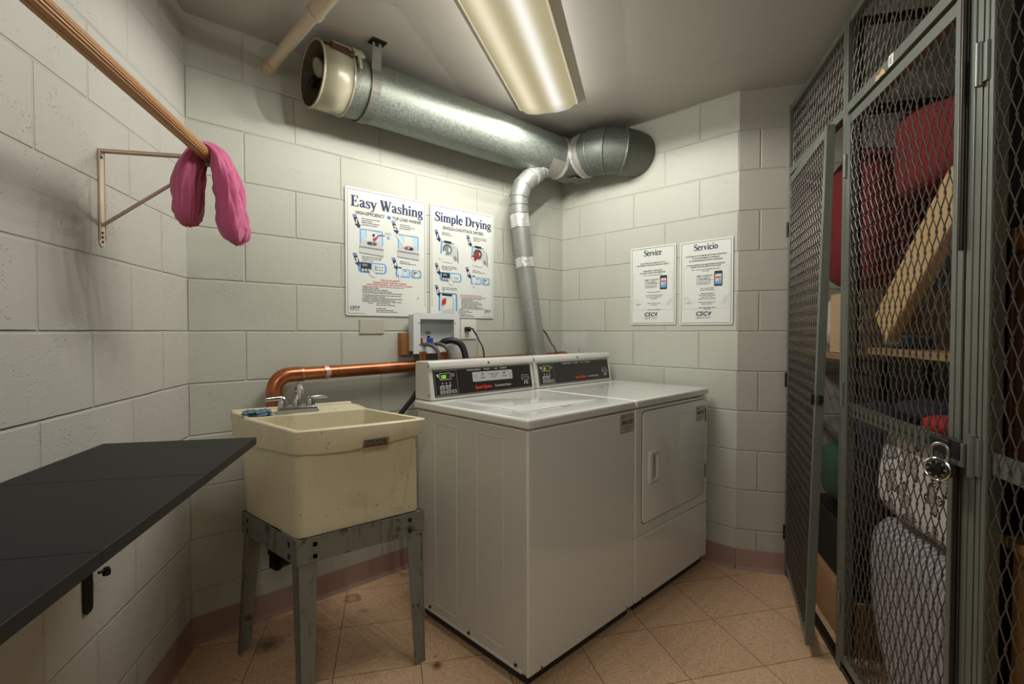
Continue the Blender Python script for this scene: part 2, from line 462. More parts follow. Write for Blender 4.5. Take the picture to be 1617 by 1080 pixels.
# ------------------------------------------------------------------ washer and dryer
WA = 1.764
WORG = (0.7774, -1.0744, 0)
def badge(parent, x, z, w, h):
    """asset sticker, on the plane y = front face, lying against it"""
    M = Matrix.Translation((x, -.0008, z)) @ Matrix(((1, 0, 0, 0), (0, 0, -1, 0), (0, 1, 0, 0), (0, 0, 0, 1)))
    m = MB(); rplate(m, 0, 0, w, h, .003, -.0004, .0006)
    st = m.obj('asset_sticker', plain('sticker_silver', lin(176, 170, 158), .4), parent, M=M)
    P = []
    P.append(text('CSC', .014, M_ink, st, (w * .2, h * .78), bold=.0006, z=.0009))
    P.append(text('SERVICEWORKS', .0065, M_ink, st, (w * .68, h * .82), z=.0009))
    P.append(text('808-HCB', .024, M_ink, st, (w * .5, h * .45), bold=.0008, z=.0009, sx=.86))
    P.append(text('To request service go to\nwww.cscsw.com or call\n1-877-264-6622', .0062, M_ink, st, (w * .5, h * .3), z=.0009))
    mm = MB(); outline(mm, rrect(.002, .002, w - .002, h - .002, .002), .0012, .0009)
    P.append(mm.obj('x', M_ink, st))
    join_meshes('sticker_print', P)
    lab(st, 'silver asset sticker'); return st
def console(root, x0, x1, y0, kind):
    """slanted control console; local x right, y back, z up"""
    zb, zt = .929, 1.094
    yf0, yf1 = y0, y0 + .028           # front foot, front top (leans back)
    prof = [(yf0, zb), (yf1 - .004, zt - .032), (yf1 - .016, zt - .028), (yf1 - .014, zt - .008), (yf1 - .006, zt), (yf1 + .085, zt - .002), (yf1 + .090, zt - .01), (yf1 + .090, zb)]
    m = MB(); m.prism([(x0, y, z) for y, z in prof], (x1 - x0, 0, 0))
    c = m.obj('control_console', M_enamel_side, root, bevel=.004)
    # panel plane: from (yf0, zb) to (yf1-.004, zt-.032)
    d = Vector((0, yf1 - .004 - yf0, zt - .032 - zb)); L = d.length; d.normalize(); X = Vector((1, 0, 0)); Z = X.cross(d)
    M = Matrix(((X.x, d.x, Z.x, x0), (X.y, d.y, Z.y, yf0), (X.z, d.z, Z.z, zb), (0, 0, 0, 1)))
    W = x1 - x0
    px0, px1, py0, py1 = .022, W - .020, .012, L - .006
    m = MB(); m.prism([(px0, py0, .0002), (px1, py0, .0002), (px1, py1, .0002), (px0, py1, .0002)], (0, 0, .0014))
    ov = m.obj('display_panel', M_console, c, M=M)
    lab(ov, 'black control panel of the washer' if kind == 'washer' else 'dark control panel of the dryer')
    z = .0022
    m = MB(); outline(m, [(px0 + .003, py0 + .003), (px1 - .003, py0 + .003), (px1 - .003, py1 - .003), (px0 + .003, py1 - .003)], .0014, z)
    kx1 = px0 + .125
    outline(m, [(px0 + .007, py0 + .007), (kx1, py0 + .007), (kx1, py1 - .007), (px0 + .007, py1 - .007)], .0012, z)
    m.obj('panel_trim_line', plain('silver_print', lin(170, 170, 168), .4), ov)
    M_w = plain('white_print', lin(215, 215, 215), .5)
    kx = px0 + .012; Wp = px1 - px0
    # display window
    m = MB(); rplate(m, kx + .022, py1 - .043, kx + .078, py1 - .018, .004, z - .0006, z + .0004)
    lcdw = m.obj('display_window', M_lcd, ov)
    m = MB(); outline(m, rrect(kx + .020, py1 - .045, kx + .080, py1 - .016, .004), .0016, z + .0006); m.obj('window_rim', M_w, ov)
    t = NT('lcd_digits' if kind == 'washer' else 'lcd_digits_dim'); t.set(col=(.3, .6, .05), em=(.35, .95, .06), ems=.55 if kind == 'washer' else .12)
    text('100' if kind == 'washer' else '00', .022, t.m, ov, (kx + .040, py1 - .0395), name='display_digits', bold=.0006, z=z + .0012, sx=.8)
    m = MB()
    m.poly([(kx + .004, py1 - .020, z), (kx + .014, py1 - .020, z), (kx + .016, py1 - .036, z), (kx + .009, py1 - .030, z)])
    outline(m, [(kx + .092 + .007 * math.cos(a * PI / 6), py1 - .026 + .007 * math.sin(a * PI / 6)) for a in range(12)], .0016, z)
    for i in range(3):
        m.poly([(kx + .030 + .02 * i, py1 - .062, z), (kx + .035 + .02 * i, py1 - .062, z), (kx + .035 + .02 * i, py1 - .057, z), (kx + .030 + .02 * i, py1 - .057, z)])
        quadr(m, kx + .027 + .02 * i, py1 - .071, kx + .038 + .02 * i, py1 - .068, z)
    m.obj('panel_symbols', M_w, ov)
    spots = [(0, 1), (1, 1), (0, 0), (1, 0), (2, 0)]
    for i, j in spots:
        bx = kx + .016 + i * .031; by = py0 + .012 + j * .019
        m = MB(); rplate(m, bx, by, bx + .026, by + .016, .004, z - .0008, z + .001)
        b_ = m.obj('cycle_button', plain('button_grey', lin(150, 152, 150), .5) if i < 2 else plain('button_green_grey', lin(128, 140, 122), .5), ov)
        m = MB(); quadr(m, bx + .008, by + .004, bx + .019, by + .007, z + .0014); quadr(m, bx + .010, by + .009, bx + .017, by + .012, z + .0014); m.obj('button_mark', M_ink, b_)
    text('PERMANENT   PRESS  •  ALL  FABRIC', .0095, M_w, ov, (px0 + Wp * .52, py1 - .014), name='heading_lettering', bold=.0002, z=z, sx=1.25, spacing=1.3)
    if kind == 'washer':
        m = MB(); rplate(m, px0 + Wp * .36, py0 + .052, px0 + Wp * .78, py0 + .096, .005, z - .0008, z + .0006)
        ins = m.obj('instruction_plate', plain('plate_grey', lin(176, 178, 176), .5), ov)
        P = [text('30', .018, M_ink, ins, (px0 + Wp * .46, py0 + .078), z=z + .0012), text('60', .018, M_ink, ins, (px0 + Wp * .69, py0 + .078), z=z + .0012),
             text('minutes', .0085, M_ink, ins, (px0 + Wp * .46, py0 + .066), z=z + .0012, bold=.0002), text('minutes', .0085, M_ink, ins, (px0 + Wp * .69, py0 + .066), z=z + .0012, bold=.0002),
             text('Add detergent, load clothes\nclose lid, select cycle\ninsert payment\npress start', .0062, M_ink, ins, (px0 + Wp * .575, py0 + .083), z=z + .0012)]
        mm = MB()
        for cx in (px0 + Wp * .39, px0 + Wp * .75): outline(mm, [(cx + .0075 * math.cos(a * PI / 8), py0 + .074 + .011 * math.sin(a * PI / 8)) for a in range(16)], .001, z + .0012)
        P.append(mm.obj('x', M_ink, ins)); join_meshes('instruction_print', P)
    t = NT('red_brand_print'); t.set(col=lin(225, 62, 48), rough=.5)
    bx = px0 + Wp * (.46 if kind == 'washer' else .56)
    a = text('Speed Queen', .021, t.m, ov, (bx, py0 + .020), bold=.0005, z=z, sx=.86)
    b_ = text('Commercial Washer' if kind == 'washer' else 'Commercial Dryer', .016, M_w, ov, (bx + (.122 if kind == 'washer' else .116), py0 + .021), z=z, sx=.78)
    lt = join_meshes('brand_lettering', [a, b_]); lab(lt, 'red and white maker lettering')
    m = MB(); rplate(m, px1 - .072, py0 + .040, px1 - .018, py0 + .056, .004, z - .001, z + .002)
    sl = m.obj('card_slot', plain('slot_rim', lin(150, 150, 150), .3, .6), ov)
    flat_rect('slot_opening', px1 - .065, py0 + .045, px1 - .025, py0 + .051, z + .0026, M_black, sl)
    P = [text('INSERT CARD HERE', .0055, M_w, ov, (px1 - .045, py0 + .062), z=z)]
    mm = MB(); mm.poly([(px1 - .056, py0 + .022, z), (px1 - .050, py0 + .036, z), (px1 - .046, py0 + .036, z), (px1 - .050, py0 + .022, z)])
    outline(mm, [(px1 - .034 + .007 * math.cos(q * PI / 6), py0 + .028 + .009 * math.sin(q * PI / 6)) for q in range(12)], .003, z)
    P.append(mm.obj('x', M_w, ov)); join_meshes('slot_print', P)
    # screws on the end cap and brow
    for (yy, zz) in ((y0 + .020, zt - .020), (y0 + .016, zb + .022)):
        m = MB(); m.cyl((x0 - .0015, yy, zz), (x0 + .002, yy, zz), .0035, 10); m.obj('screw', M_screw, c)
    m = MB(); m.cyl((x0 + W * .52, yf1 - .018, zt - .018), (x0 + W * .52, yf1 - .012, zt - .018), .0045, 12); m.obj('screw', M_screw, c)
    return c

def foot(root, x, y):
    m = MB(); m.lathe([(.020, 0), (.020, .012), (.008, .016), (.008, .054)], Matrix.Translation((x, y, 0)), 16); m.obj('levelling_foot', M_rubber, root)
WM = frame(WORG, WA)
washer = thing('washing_machine', 'white top load washing machine with black control panel, beside the laundry sink', 'washing machine', WM)
W1, DP = .6565, .655
m = MB(); m.box((.004, .006, .052), (W1 - .004, DP, .888)); cab = m.obj('cabinet', M_enamel_side, washer, bevel=.006)
# glossy front skin
m = MB(); m.box((.002, 0, .050), (W1 - .002, .012, .886)); m.obj('front_panel', M_enamel, washer, bevel=.008, seg=3)
# shallow pressed panels in the side
def pressed(parent, x, ya, yb, za, zb):
    m = MB(); w = .0045
    for (a, b_, c, d) in ((ya, ya + w, za, zb), (yb - w, yb, za, zb), (ya, yb, za, za + w), (ya, yb, zb - w, zb)):
        m.box((x - .0022, a, c), (x + .001, b_, d))
    return m.obj('pressed_rib', M_enamel_side, parent, bevel=.0018)
pressed(cab, .004, .386, .532, .096, .848); pressed(cab, .004, .122, .267, .097, .848)
m = MB(); m.box((.0005, .030, .052), (.006, .610, .062)); m.obj('bottom_flange', M_enamel_side, cab, bevel=.002)
for y in (.059, .314, .567):
    m = MB(); m.cyl((-.001, y, .071), (.005, y, .071), .006, 12); m.obj('screw', M_screw, cab)
for x in (.07, .60):
    m = MB(); m.cyl((x, -.002, .060), (x, .004, .060), .004, 10); m.obj('screw', M_screw, washer)
for (x, y) in ((.09, .09), (W1 - .09, .09), (.09, DP - .09), (W1 - .09, DP - .09)): foot(washer, x, y)
m = MB(); m.box((.022, .022, .012), (W1 - .022, DP - .022, .0525)); m.obj('gap_shade_block', M_rubber, washer)  # black block added to put shade into the gap under the washer
m = MB(); m.box((-.004, -.006, .892), (W1 - .002, DP + .02, .927)); top = m.obj('top_deck', M_enamel, washer, bevel=.010, seg=4)
# lid: a shallow raised panel with a finger notch
m = MB(); P = rrect(.105, .115, .560, .545, .03, 6)
Q = rrect(.113, .123, .552, .537, .026, 6)
m.rings([[Vector((x, y, .9265)) for x, y in P], [Vector((x, y, .9300)) for x, y in P], [Vector((x, y, .9318)) for x, y in Q]], smooth=False)
lid = m.obj('lid', M_enamel, washer, bevel=.0015)
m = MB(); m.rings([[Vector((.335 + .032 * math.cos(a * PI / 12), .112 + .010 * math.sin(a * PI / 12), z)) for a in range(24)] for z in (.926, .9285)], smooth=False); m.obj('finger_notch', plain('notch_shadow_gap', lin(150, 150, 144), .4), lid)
console(washer, .016, W1 - .006, .574, 'washer')
badge(washer, .543, .800, .104, .078)

dryer = thing('tumble_dryer', 'white front load tumble dryer with dark control panel, against the wall of service signs', 'dryer', WM @ Matrix.Translation((W1 + .003, 0, 0)))
W2 = .692
m = MB(); m.box((.004, .006, .052), (W2 - .004, DP, .888)); m.obj('cabinet', M_enamel_side, dryer, bevel=.006)
m = MB(); m.box((.002, 0, .334), (W2 - .002, .014, .886)); m.obj('front_panel', M_enamel, dryer, bevel=.006, seg=3)
m = MB(); m.box((.002, 0, .050), (W2 - .002, .014, .330)); m.obj('lower_panel', M_enamel, dryer, bevel=.006, seg=3)
m = MB()
P = rrect(.052, .383, .655, .872, .022, 6); Q = rrect(.058, .389, .649, .866, .018, 6)
m.rings([[Vector((x, .004, z)) for x, z in P], [Vector((x, -.004, z)) for x, z in P], [Vector((x, -.007, z)) for x, z in Q]], smooth=False)
door = m.obj('loading_door', M_enamel, dryer, bevel=.002)
m = MB()   # dark gasket line round the door
P1 = rrect(.049, .380, .658, .875, .024, 6)
m.rings([[Vector((x, .002, z)) for x, z in P1], [Vector((x, -.0012, z)) for x, z in P1]], smooth=False); m.obj('door_seal', M_black, door)
m = MB(); Mh = Matrix(((1, 0, 0, .094), (0, 0, -1, -.006), (0, 1, 0, .552), (0, 0, 0, 1)))
Pp = rrect(0, 0, .080, .142, .006, 4); Qq = rrect(.008, .010, .074, .132, .004, 4); Rr = rrect(.022, .016, .066, .126, .010, 4)
m.rings([[Mh @ Vector((x, y, 0)) for x, y in Pp], [Mh @ Vector((x, y, .010)) for x, y in Pp], [Mh @ Vector((x, y, .013)) for x, y in Qq], [Mh @ Vector((x, y, .012)) for x, y in Rr], [Mh @ Vector((x, y, .001)) for x, y in Rr]], smooth=False)
m.obj('door_handle', M_white_plastic, door, bevel=.002)
for z in (.50, .79):
    m = MB(); m.box((.657, -.005, z - .035), (.665, .004, z + .035)); m.obj('hinge', M_dark_steel, door, bevel=.001)
Bm = badge(door, .548, .770, .092, .072); Bm.location.y = -.0078
Bm.data.materials[0] = plain('sticker_pale', lin(196, 194, 186), .4); lab(Bm, 'pale asset sticker')
for x in (.06, .62):
    m = MB(); m.cyl((x, -.002, .060), (x, .004, .060), .004, 10); m.obj('screw', M_screw, dryer)
for (x, y) in ((.09, .09), (W2 - .09, .09), (.09, DP - .09), (W2 - .09, DP - .09)): foot(dryer, x, y)
m = MB(); m.box((.022, .022, .012), (W2 - .022, DP - .022, .0525)); m.obj('gap_shade_block', M_rubber, dryer)  # same added black block, darkens the gap under the dryer
m = MB(); m.box((.000, -.006, .892), (W2 + .002, DP + .02, .927)); m.obj('top_deck', M_enamel, dryer, bevel=.010, seg=4)
console(dryer, .004, W2 - .030, .574, 'dryer')

# ------------------------------------------------------------------ laundry sink on its steel stand
def tub_mat():
    t = NT('cream_moulded_stone'); co = t.coord()
    n = t.noise(co, 5, 4, .6); f = t.noise(co, 90, 3)
    base = lin(216, 207, 176)
    c = t.mix(n, tuple(b * 1.04 for b in base), tuple(b * .90 for b in base))
    sp = t.ramp(t.vor(t.map(co, (1, 1, .55)), 52), .07, .13, 1, 0)
    spm = t.ramp(t.noise(co, 14, 3), .46, .56, 0, 1)
    c = t.mix(t.math('MULTIPLY', t.math('MULTIPLY', sp, spm), .85), c, lin(92, 70, 44))
    c = t.mix(t.ramp(t.noise(t.map(co, (1, 1, .25)), 24, 4, .7), .55, .75, 0, .24), c, lin(142, 122, 88))
    c = t.mix(t.ramp(f, .60, .75, 0, .25), c, lin(150, 134, 104))
    return t.set(col=c, rough=.42, nrm=t.bump(f, .12, .001))
M_tub = tub_mat()
def rusty():
    t = NT('worn_grey_painted_steel'); co = t.coord()
    n = t.noise(t.map(co, (1, 1, .35)), 26, 5, .7); f = t.noise(co, 90, 3)
    c = t.mix(t.noise(co, 8, 3), lin(112, 114, 108), lin(134, 134, 126))
    c = t.mix(t.ramp(n, .54, .68, 0, .8), c, lin(86, 66, 42))
    c = t.mix(t.ramp(t.noise(co, 16, 4, .7), .60, .70, 0, .9), c, lin(52, 36, 24))
    c = t.mix(t.ramp(t.vor(co, 32), .03, .05, .7, 0), c, lin(200, 198, 190))
    return t.set(col=c, metal=.25, rough=.55, nrm=t.bump(t.math('ADD', n, t.math('MULTIPLY', f, .3)), .4, .001))
M_rusty = rusty()

FL, U_, V_ = Vector((.183, -.617, 0)), Vector((.447, -.072, 0)), Vector((-.066, .505, 0))
sink = thing('laundry_sink', 'cream moulded laundry tub on a rusty grey steel stand, left of the washing machine', 'sink', Matrix.Translation((.183, -.617, 0)))
def S(u, v, z): return U_ * u + V_ * v + Vector((0, 0, z))      # sink's own skewed plan, front left corner = (0,0)
# plan of the tub body at its foot, a little squarer than the rim
FLb, Ub, Vb = Vector((.012, .010, 0)), Vector((.440, -.030, 0)), Vector((-.036, .480, 0))
def SB(u, v, z): return FLb + Ub * u + Vb * v + Vector((0, 0, z))
def loop(fn, u0, u1, v0, v1, r, z, bow=0.0, n=5, zfn=None):
    P = []
    for (cx, cy, a0) in ((u1 - r, v1 - r, 0), (u0 + r, v1 - r, 90), (u0 + r, v0 + r, 180), (u1 - r, v0 + r, 270)):
        for i in range(n + 1):
            a = R(a0 + 90 * i / n); P.append([cx + r * math.cos(a), cy + r * math.sin(a)])
    out = []
    for u, v in P:
        zz = z if zfn is None else zfn(u, v, z)
        out.append(fn(u, v, zz))
    return out
def dens(P, k=6):
    """resample each loop finely so that bowed edges can bend"""
    out = []
    for i in range(len(P)):
        a, b_ = P[i], P[(i + 1) % len(P)]
        q = k if (a - b_).length > .08 else 1
        for j in range(q): out.append(a.lerp(b_, j / q))
    return out
zb_f = .548
def zfoot(u, v, z): return z - .024 * v
def apron_low(u, v):      # lower edge of the rim band: deepest along the left of the front, rising to both ends
    if v < .05: return .822 + .022 * max(0, (u - .45) / .55) - .004 * math.sin(PI * min(u / .5, 1))
    return .822 - .028 * v if u < .5 else .844 - .04 * v
rimP = rrect(0, 0, 1, 1, .02, 3)
def dl(P2, fn):
    L = []
    for i in range(len(P2)):
        a, b_ = P2[i], P2[(i + 1) % len(P2)]
        q = 8 if abs(a[0] - b_[0]) + abs(a[1] - b_[1]) > .3 else 1
        for j in range(q):
            u = a[0] + (b_[0] - a[0]) * j / q; v = a[1] + (b_[1] - a[1]) * j / q
            L.append(fn(u, v))
    return L
def bowed(u, v, grow):
    p = S(u, v, 0); g = grow * (4 * u * (1 - u)) if v < .03 else 0
    return p + Vector((0, -g, 0))
def ring_band(gz, inset, bow): return dl(rimP, lambda u, v: bowed(u * (1 - 2 * inset) + inset, v * (1 - 2 * inset) + inset, bow) + Vector((0, 0, gz(u, v))))
def rimz(u, v): return .900 + (.010 if v > .75 else 0)
rings = []
bodyP = rrect(0, 0, 1, 1, .06, 3)
def body(z, t, fz=True):
    """t: 0 = foot plan, 1 = under the rim"""
    def f(u, v):
        a = SB(u, v, 0); b_ = S(u * .92 + .04, v * .92 + .035, 0)
        return a.lerp(b_, t) + Vector((0, 0, z - (.024 * v if fz else 0)))
    return dl(bodyP, f)
rings.append(body(zb_f - .002, -.03)); rings.append(body(zb_f + .02, 0)); rings.append(body(.68, .35)); rings.append(body(.815, .8, False))
def low(u, v): return apron_low(u, v)
rings.append(dl(bodyP, lambda u, v: S(u * .925 + .0375, v * .94 + .035, low(u, v) + .004)))
rings.append(dl(rimP, lambda u, v: bowed(u * .97 + .015, v * .97 + .015, .016) + Vector((0, 0, low(u, v)))))
rings.append(dl(rimP, lambda u, v: bowed(u * .985 + .0075, v * .985 + .0075, .020) + Vector((0, 0, low(u, v) + .02))))
rings.append(dl(rimP, lambda u, v: bowed(u, v, .010) + Vector((0, 0, rimz(u, v) - .004))))
rings.append(dl(rimP, lambda u, v: bowed(u * .985 + .0075, v * .985 + .0075, .008) + Vector((0, 0, rimz(u, v)))))
# inner basin begins behind the faucet ledge: front .045, back .70
def inner(z, sh):
    def f(u, v):
        uu = .045 + u * .91; vv = .035 + v * .665
        c = (.5, .37)
        return S(c[0] + (uu - c[0]) * (1 - sh), c[1] + (vv - c[1]) * (1 - sh), z)
    return dl(rimP if sh < .01 else bodyP, f)
rings.append(inner(.899, 0)); rings.append(inner(.892, .006)); rings.append(inner(.75, .05)); rings.append(inner(.575, .14)); rings.append(inner(.562, .22))
m = MB(); m.rings(rings, cap=True)
tub = m.obj('tub', M_tub, sink, smooth=38)
# low back ledge upstand and faucet deck
m = MB()
def sbox(m, u0, u1, v0, v1, z0, z1, fn=S):
    m.hexa([fn(u, v, z) for z in (z0, z1) for v in (v0, v1) for u in (u0, u1)])
sbox(m, .0, 1.0, .965, 1.0, .88, .918); sbox(m, .74, .80, .76, .97, .895, .9045)
m.obj('back_ledge', M_tub, tub, bevel=.004)
# drain and dark tail piece, trap below
m = MB(); m.lathe([(.030, 0), (.030, .004), (.012, .005)], Matrix.Translation(S(.5, .37, .561)), 20); m.obj('drain', M_steel, sink)
# maker's plate on the apron
def apron_pt(u, z):      # on the bowed front, outwards -y
    return bowed(u, 0, .021) + Vector((0, -.0008, z))
a, b_ = apron_pt(.44, .832), apron_pt(.67, .840)
ang = math.degrees(math.atan2((b_ - a).y, (b_ - a).x))
Mp = panel_frame(a + Vector((0, -.003, -.006)), ang)
m = MB(); m.prism([(0.006, 0, 0), (.095, .001, 0), (.100, .028, 0), (.012, .026, 0)], (0, 0, .004)); pl = m.obj('maker_plate', plain('plate_brown', lin(126, 112, 86), .4), sink, M=Mp)
mm = MB(); outline(mm, [(.008, .0015), (.093, .0025), (.098, .0265), (.013, .0245)], .0012, .0046)
quadr(mm, .012, .004, .092, .0075, .0046)
T1 = [text('UTILATUB', .0155, M_ink, pl, (.052, .0115), bold=.0006, z=.0046, shear=.15), mm.obj('x', M_ink, pl)]
join_meshes('maker_lettering', T1)
# faucet
fc = S(.50, .80, .903); fa = math.degrees(math.atan2(U_.y, U_.x))
FM = Matrix.Translation(Vector((.183, -.617, 0))) @ Matrix.Translation(S(.435, .815, .902)) @ Matrix.Rotation(R(fa - 2), 4, 'Z')
faucet = thing('faucet', 'chrome two handle faucet standing on the back ledge of the laundry tub', 'faucet', FM)
m = MB()
bp = [(-.080, -.026), (.080, -.026), (.076, .026), (-.076, .026)]; tp = [(-.068, -.020), (.068, -.020), (.066, .020), (-.066, .020)]
m.rings([[Vector((x, y, 0)) for x, y in bp], [Vector((x, y, .006)) for x, y in bp], [Vector((x, y, .024)) for x, y in tp]], smooth=False)
m.obj('base_plate', M_chrome, faucet, bevel=.003)
for s_ in (-1, 1):
    m = MB(); m.lathe([(.018, 0), (.017, .014), (.0145, .034), (.011, .038), (0, .038)][:4], Matrix.Translation((s_ * .051, 0, .022)), 20)
    hb = m.obj('valve_body', M_chrome, faucet, smooth=40)
    m = MB(); m.tube([(s_ * .045, -.002, .056), (s_ * .070, -.006, .058), (s_ * .112, -.014, .057)], [.006, .0065, .005], 10, flat=(.8, 1.3)); m.obj('lever_handle', M_chrome, hb, smooth=40)
m = MB(); m.lathe([(.016, 0), (.015, .018), (.012, .03)], Matrix.Translation((0, .004, .022)), 20); m.obj('spout_collar', M_chrome, faucet, smooth=40)
m = MB(); m.tube([(0, .006, .035), (0, .000, .062), (0, -.022, .092), (0, -.050, .105), (0, -.078, .104), (0, -.098, .092), (0, -.102, .064)], [.010, .011, .011, .0115, .012, .0115, .010], 14); m.obj('spout', M_chrome, faucet, smooth=50)
# blue cloth on the ledge
def rag():
    random.seed(4)
    Mr = Matrix.Translation(Vector((.183, -.617, 0)) + S(.0, .80, .902)) @ Matrix.Rotation(R(-12), 4, 'Z')
    m = MB()
    for k, (dx, dy, w, d, z0, h) in enumerate(((0, 0, .105, .060, 0, .010), (.004, .004, .098, .052, .010, .009))):
        def f(u, v, top):
            x = dx + w * u; y = dy + d * v + .005 * math.sin(7 * u + k)
            e = min(1, 6 * min(u, 1 - u, v, 1 - v)) if top else 0
            return Vector((x, y - .02, z0 + (h * (.25 + .75 * e) + .002 * math.sin(31 * u + 9 * v + k) + .002 * math.sin(23 * v - 13 * u)) * (1 if top else 0)))
        m.sheet(lambda u, v: f(u, v, True), 22, 12); m.sheet(lambda u, v: f(u, v, False), 22, 12)
    t = NT('blue_cloth'); co = t.coord(); n = t.noise(co, 120, 4, .8)
    c = t.mix(t.ramp(n, .35, .65), lin(44, 74, 92), lin(118, 150, 162))
    t.set(col=c, rough=.9, nrm=t.bump(n, .8, .003))
    o = m.obj('cleaning_cloth', t.m, M=Mr); return tag(o, 'small folded blue cleaning cloth on the corner of the laundry tub', 'cloth')
rag()
# stand: band of angle steel with square holes, four splayed tapering legs
zt0, zt1 = .462, .548
m = MB()
def band(p, q, zd0, zd1, nrm):
    """vertical strip from p to q, dropping by zd"""
    a0 = SB(*p, zt0 - zd0); b0 = SB(*q, zt0 - zd1); a1 = SB(*p, zt1 - .002 - zd0); b1 = SB(*q, zt1 - .002 - zd1)
    n = Vector(nrm) * .004
    m.hexa([a0, b0, a0 + n, b0 + n, a1, b1, a1 + n, b1 + n])
e = .012
band((-.02, -.02), (.64, -.02), 0, 0, (0, .6, 0)); band((.63, -.028), (1.02, -.028), 0, 0, (0, .6, 0))
band((-.02, -.02), (-.02, 1.0), 0, .024, (.6, 0, 0)); band((1.02, -.02), (1.02, 1.0), 0, .024, (-.6, 0, 0)); band((-.02, 1.0), (1.02, 1.0), .024, .024, (0, -.6, 0))
# inner shelf lip that carries the tub
for (p, q) in (((-.02, -.02), (1.02, -.02)), ((-.02, .95), (1.02, .95))):
    a0 = SB(*p, zt1 - .012 - .024 * p[1]); b0 = SB(*q, zt1 - .012 - .024 * q[1]); w = Vb * .06
    m.hexa([a0, b0, a0 + w, b0 + w, a0 + Vector((0, 0, .003)), b0 + Vector((0, 0, .003)), a0 + w + Vector((0, 0, .003)), b0 + w + Vector((0, 0, .003))])
st = m.obj('stand_frame', M_rusty, sink, bevel=.001)
for (u, v, sx, sy) in ((.06, -.026, 1, 0), (.10, -.026, 1, 0), (.88, -.036, 1, 0)):
    for dz in (.020, .060):
        p = SB(u if u > .5 else .11, v, zt0 + dz)
        m = MB(); m.box((p.x - .006, p.y - .0015, p.z - .006), (p.x + .006, p.y + .003, p.z + .006)); m.obj('square_bolt', M_dark_steel, st)
for v in (.10, .88):
    for dz in (.018, .058):
        p = SB(-.022, v, zt0 + dz - .024 * v)
        m = MB(); m.box((p.x - .0015, p.y - .006, p.z - .007), (p.x + .003, p.y + .006, p.z + .007)); m.obj('square_bolt', M_dark_steel, st)
def leg(u, v, du, dv, foot_uv):
    """L section leg tapering towards its foot"""
    zt = zt0 + .01 - .024 * v
    top = SB(u, v, zt); f = Vector((foot_uv[0], foot_uv[1], 0)) - Vector((.183, -.617, 0))
    m = MB()
    for (ax, w0, w1) in ((Vector((du, 0, 0)), .064, .042), (Vector((0, dv, 0)), .054, .034)):
        n = Vector((0, dv, 0)) if abs(ax.x) > 0 else Vector((du, 0, 0))
        t_ = n * .0035
        a, b_ = top, top + ax * w0; c, d = f, f + ax * w1
        m.hexa([c, d, c + t_, d + t_, a, b_, a + t_, b_ + t_])
    return m.obj('leg', M_rusty, sink)
leg(-.01, -.01, 1, 1, (.180, -.660)); leg(1.0, -.02, -1, 1, (.618, -.695)); leg(-.01, .98, 1, -1, (.118, -.175))
# waste arm, hidden behind the stand's band
m = MB(); m.tube([S(.5, .37, .565), S(.5, .37, .49)], .020, 14); m.tube([S(.5, .37, .50), S(.30, .80, .49)], .019, 14); m.obj('tail_piece', M_dark_steel, sink, smooth=40)

# ------------------------------------------------------------------ big round duct under the ceiling
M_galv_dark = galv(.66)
M_galv_pipe = galv(1.5, .45)
M_cream_metal = plain('cream_painted_metal', lin(176, 171, 148), .3, .1, var=.08, nscale=7)
M_duct_in = plain('duct_inside', lin(104, 96, 78), .6, .1, var=.3)
DY, DZ, DR = -.17, 2.280, .127
duct = thing('ventilation_duct', 'large galvanised round duct hanging under the ceiling along the back wall', 'duct', frame((0, 0, 0)))
m = MB(); m.tube([(.55, DY, DZ), (2.005, DY, DZ), (2.005, DY - .10, DZ)], DR, 48, cap=False); m.obj('main_duct', M_galv, duct, smooth=30)
# elbow: short neck, then three gores turning into the side wall
cx, cy, rr_ = 2.16, -.275, .155
pts = [(2.005, DY - .08, DZ)]
arc = [(2.16 - .155 * math.cos(R(a)), -.40 - .155 * math.sin(R(a)), DZ - .02 * (a / 90)) for a in (0, 22, 55, 84)]
rad = [DR, DR + .001, DR + .004, DR + .004, DR + .004]
allp = pts + arc + [(2.20, -.558, DZ - .02)]
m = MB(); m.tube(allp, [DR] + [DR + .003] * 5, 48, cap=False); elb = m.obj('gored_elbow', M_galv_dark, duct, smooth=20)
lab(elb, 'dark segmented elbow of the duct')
def rib(parent, p, d, r, w=.006, h=.004, mat=None, name='seam_rib', seg=48):
    p = Vector(p); d = Vector(d).normalized()
    m = MB(); m.tube([p - d * w, p - d * w * .5, p + d * w * .5, p + d * w], [r, r + h, r + h, r], seg, cap=False); return m.obj(name, mat or parent.data.materials[0], parent, smooth=60)
P_ = [Vector(p) for p in allp]
for i in (1, 2, 3):
    rib(elb, P_[i], (P_[i + 1] - P_[i - 1]), DR + .004, w=.008, h=.006)
def wrap(p, d, r, w, mat, name='foil_band', a0=0, a1=360, parent=duct, wob=.003, seed=0):
    """band of tape round a pipe, partial if a0..a1 given"""
    p = Vector(p); d = Vector(d).normalized(); up = Vector((0, 0, 1)) if abs(d.z) < .9 else Vector((1, 0, 0))
    e1 = d.cross(up).normalized(); e2 = e1.cross(d).normalized()
    rnd = random.Random(seed); ph = rnd.random() * 6
    m = MB(); n = 40
    def f(u, v):
        a = R(a0 + (a1 - a0) * u)
        rr = r + .0012 + .0008 * math.sin(17 * a + ph) * math.sin(5 * v)
        return p + (e1 * math.cos(a) + e2 * math.sin(a)) * rr + d * ((v - .5) * w + wob * math.sin(3 * a + ph) + .0012 * math.sin(23 * a) * (1 if v > .5 else -1))
    m.sheet(f, n, 4); return m.obj(name, mat, parent)
wrap((1.885, DY, DZ), (1, 0, 0), DR, .034, M_foil, wob=.006, seed=2)
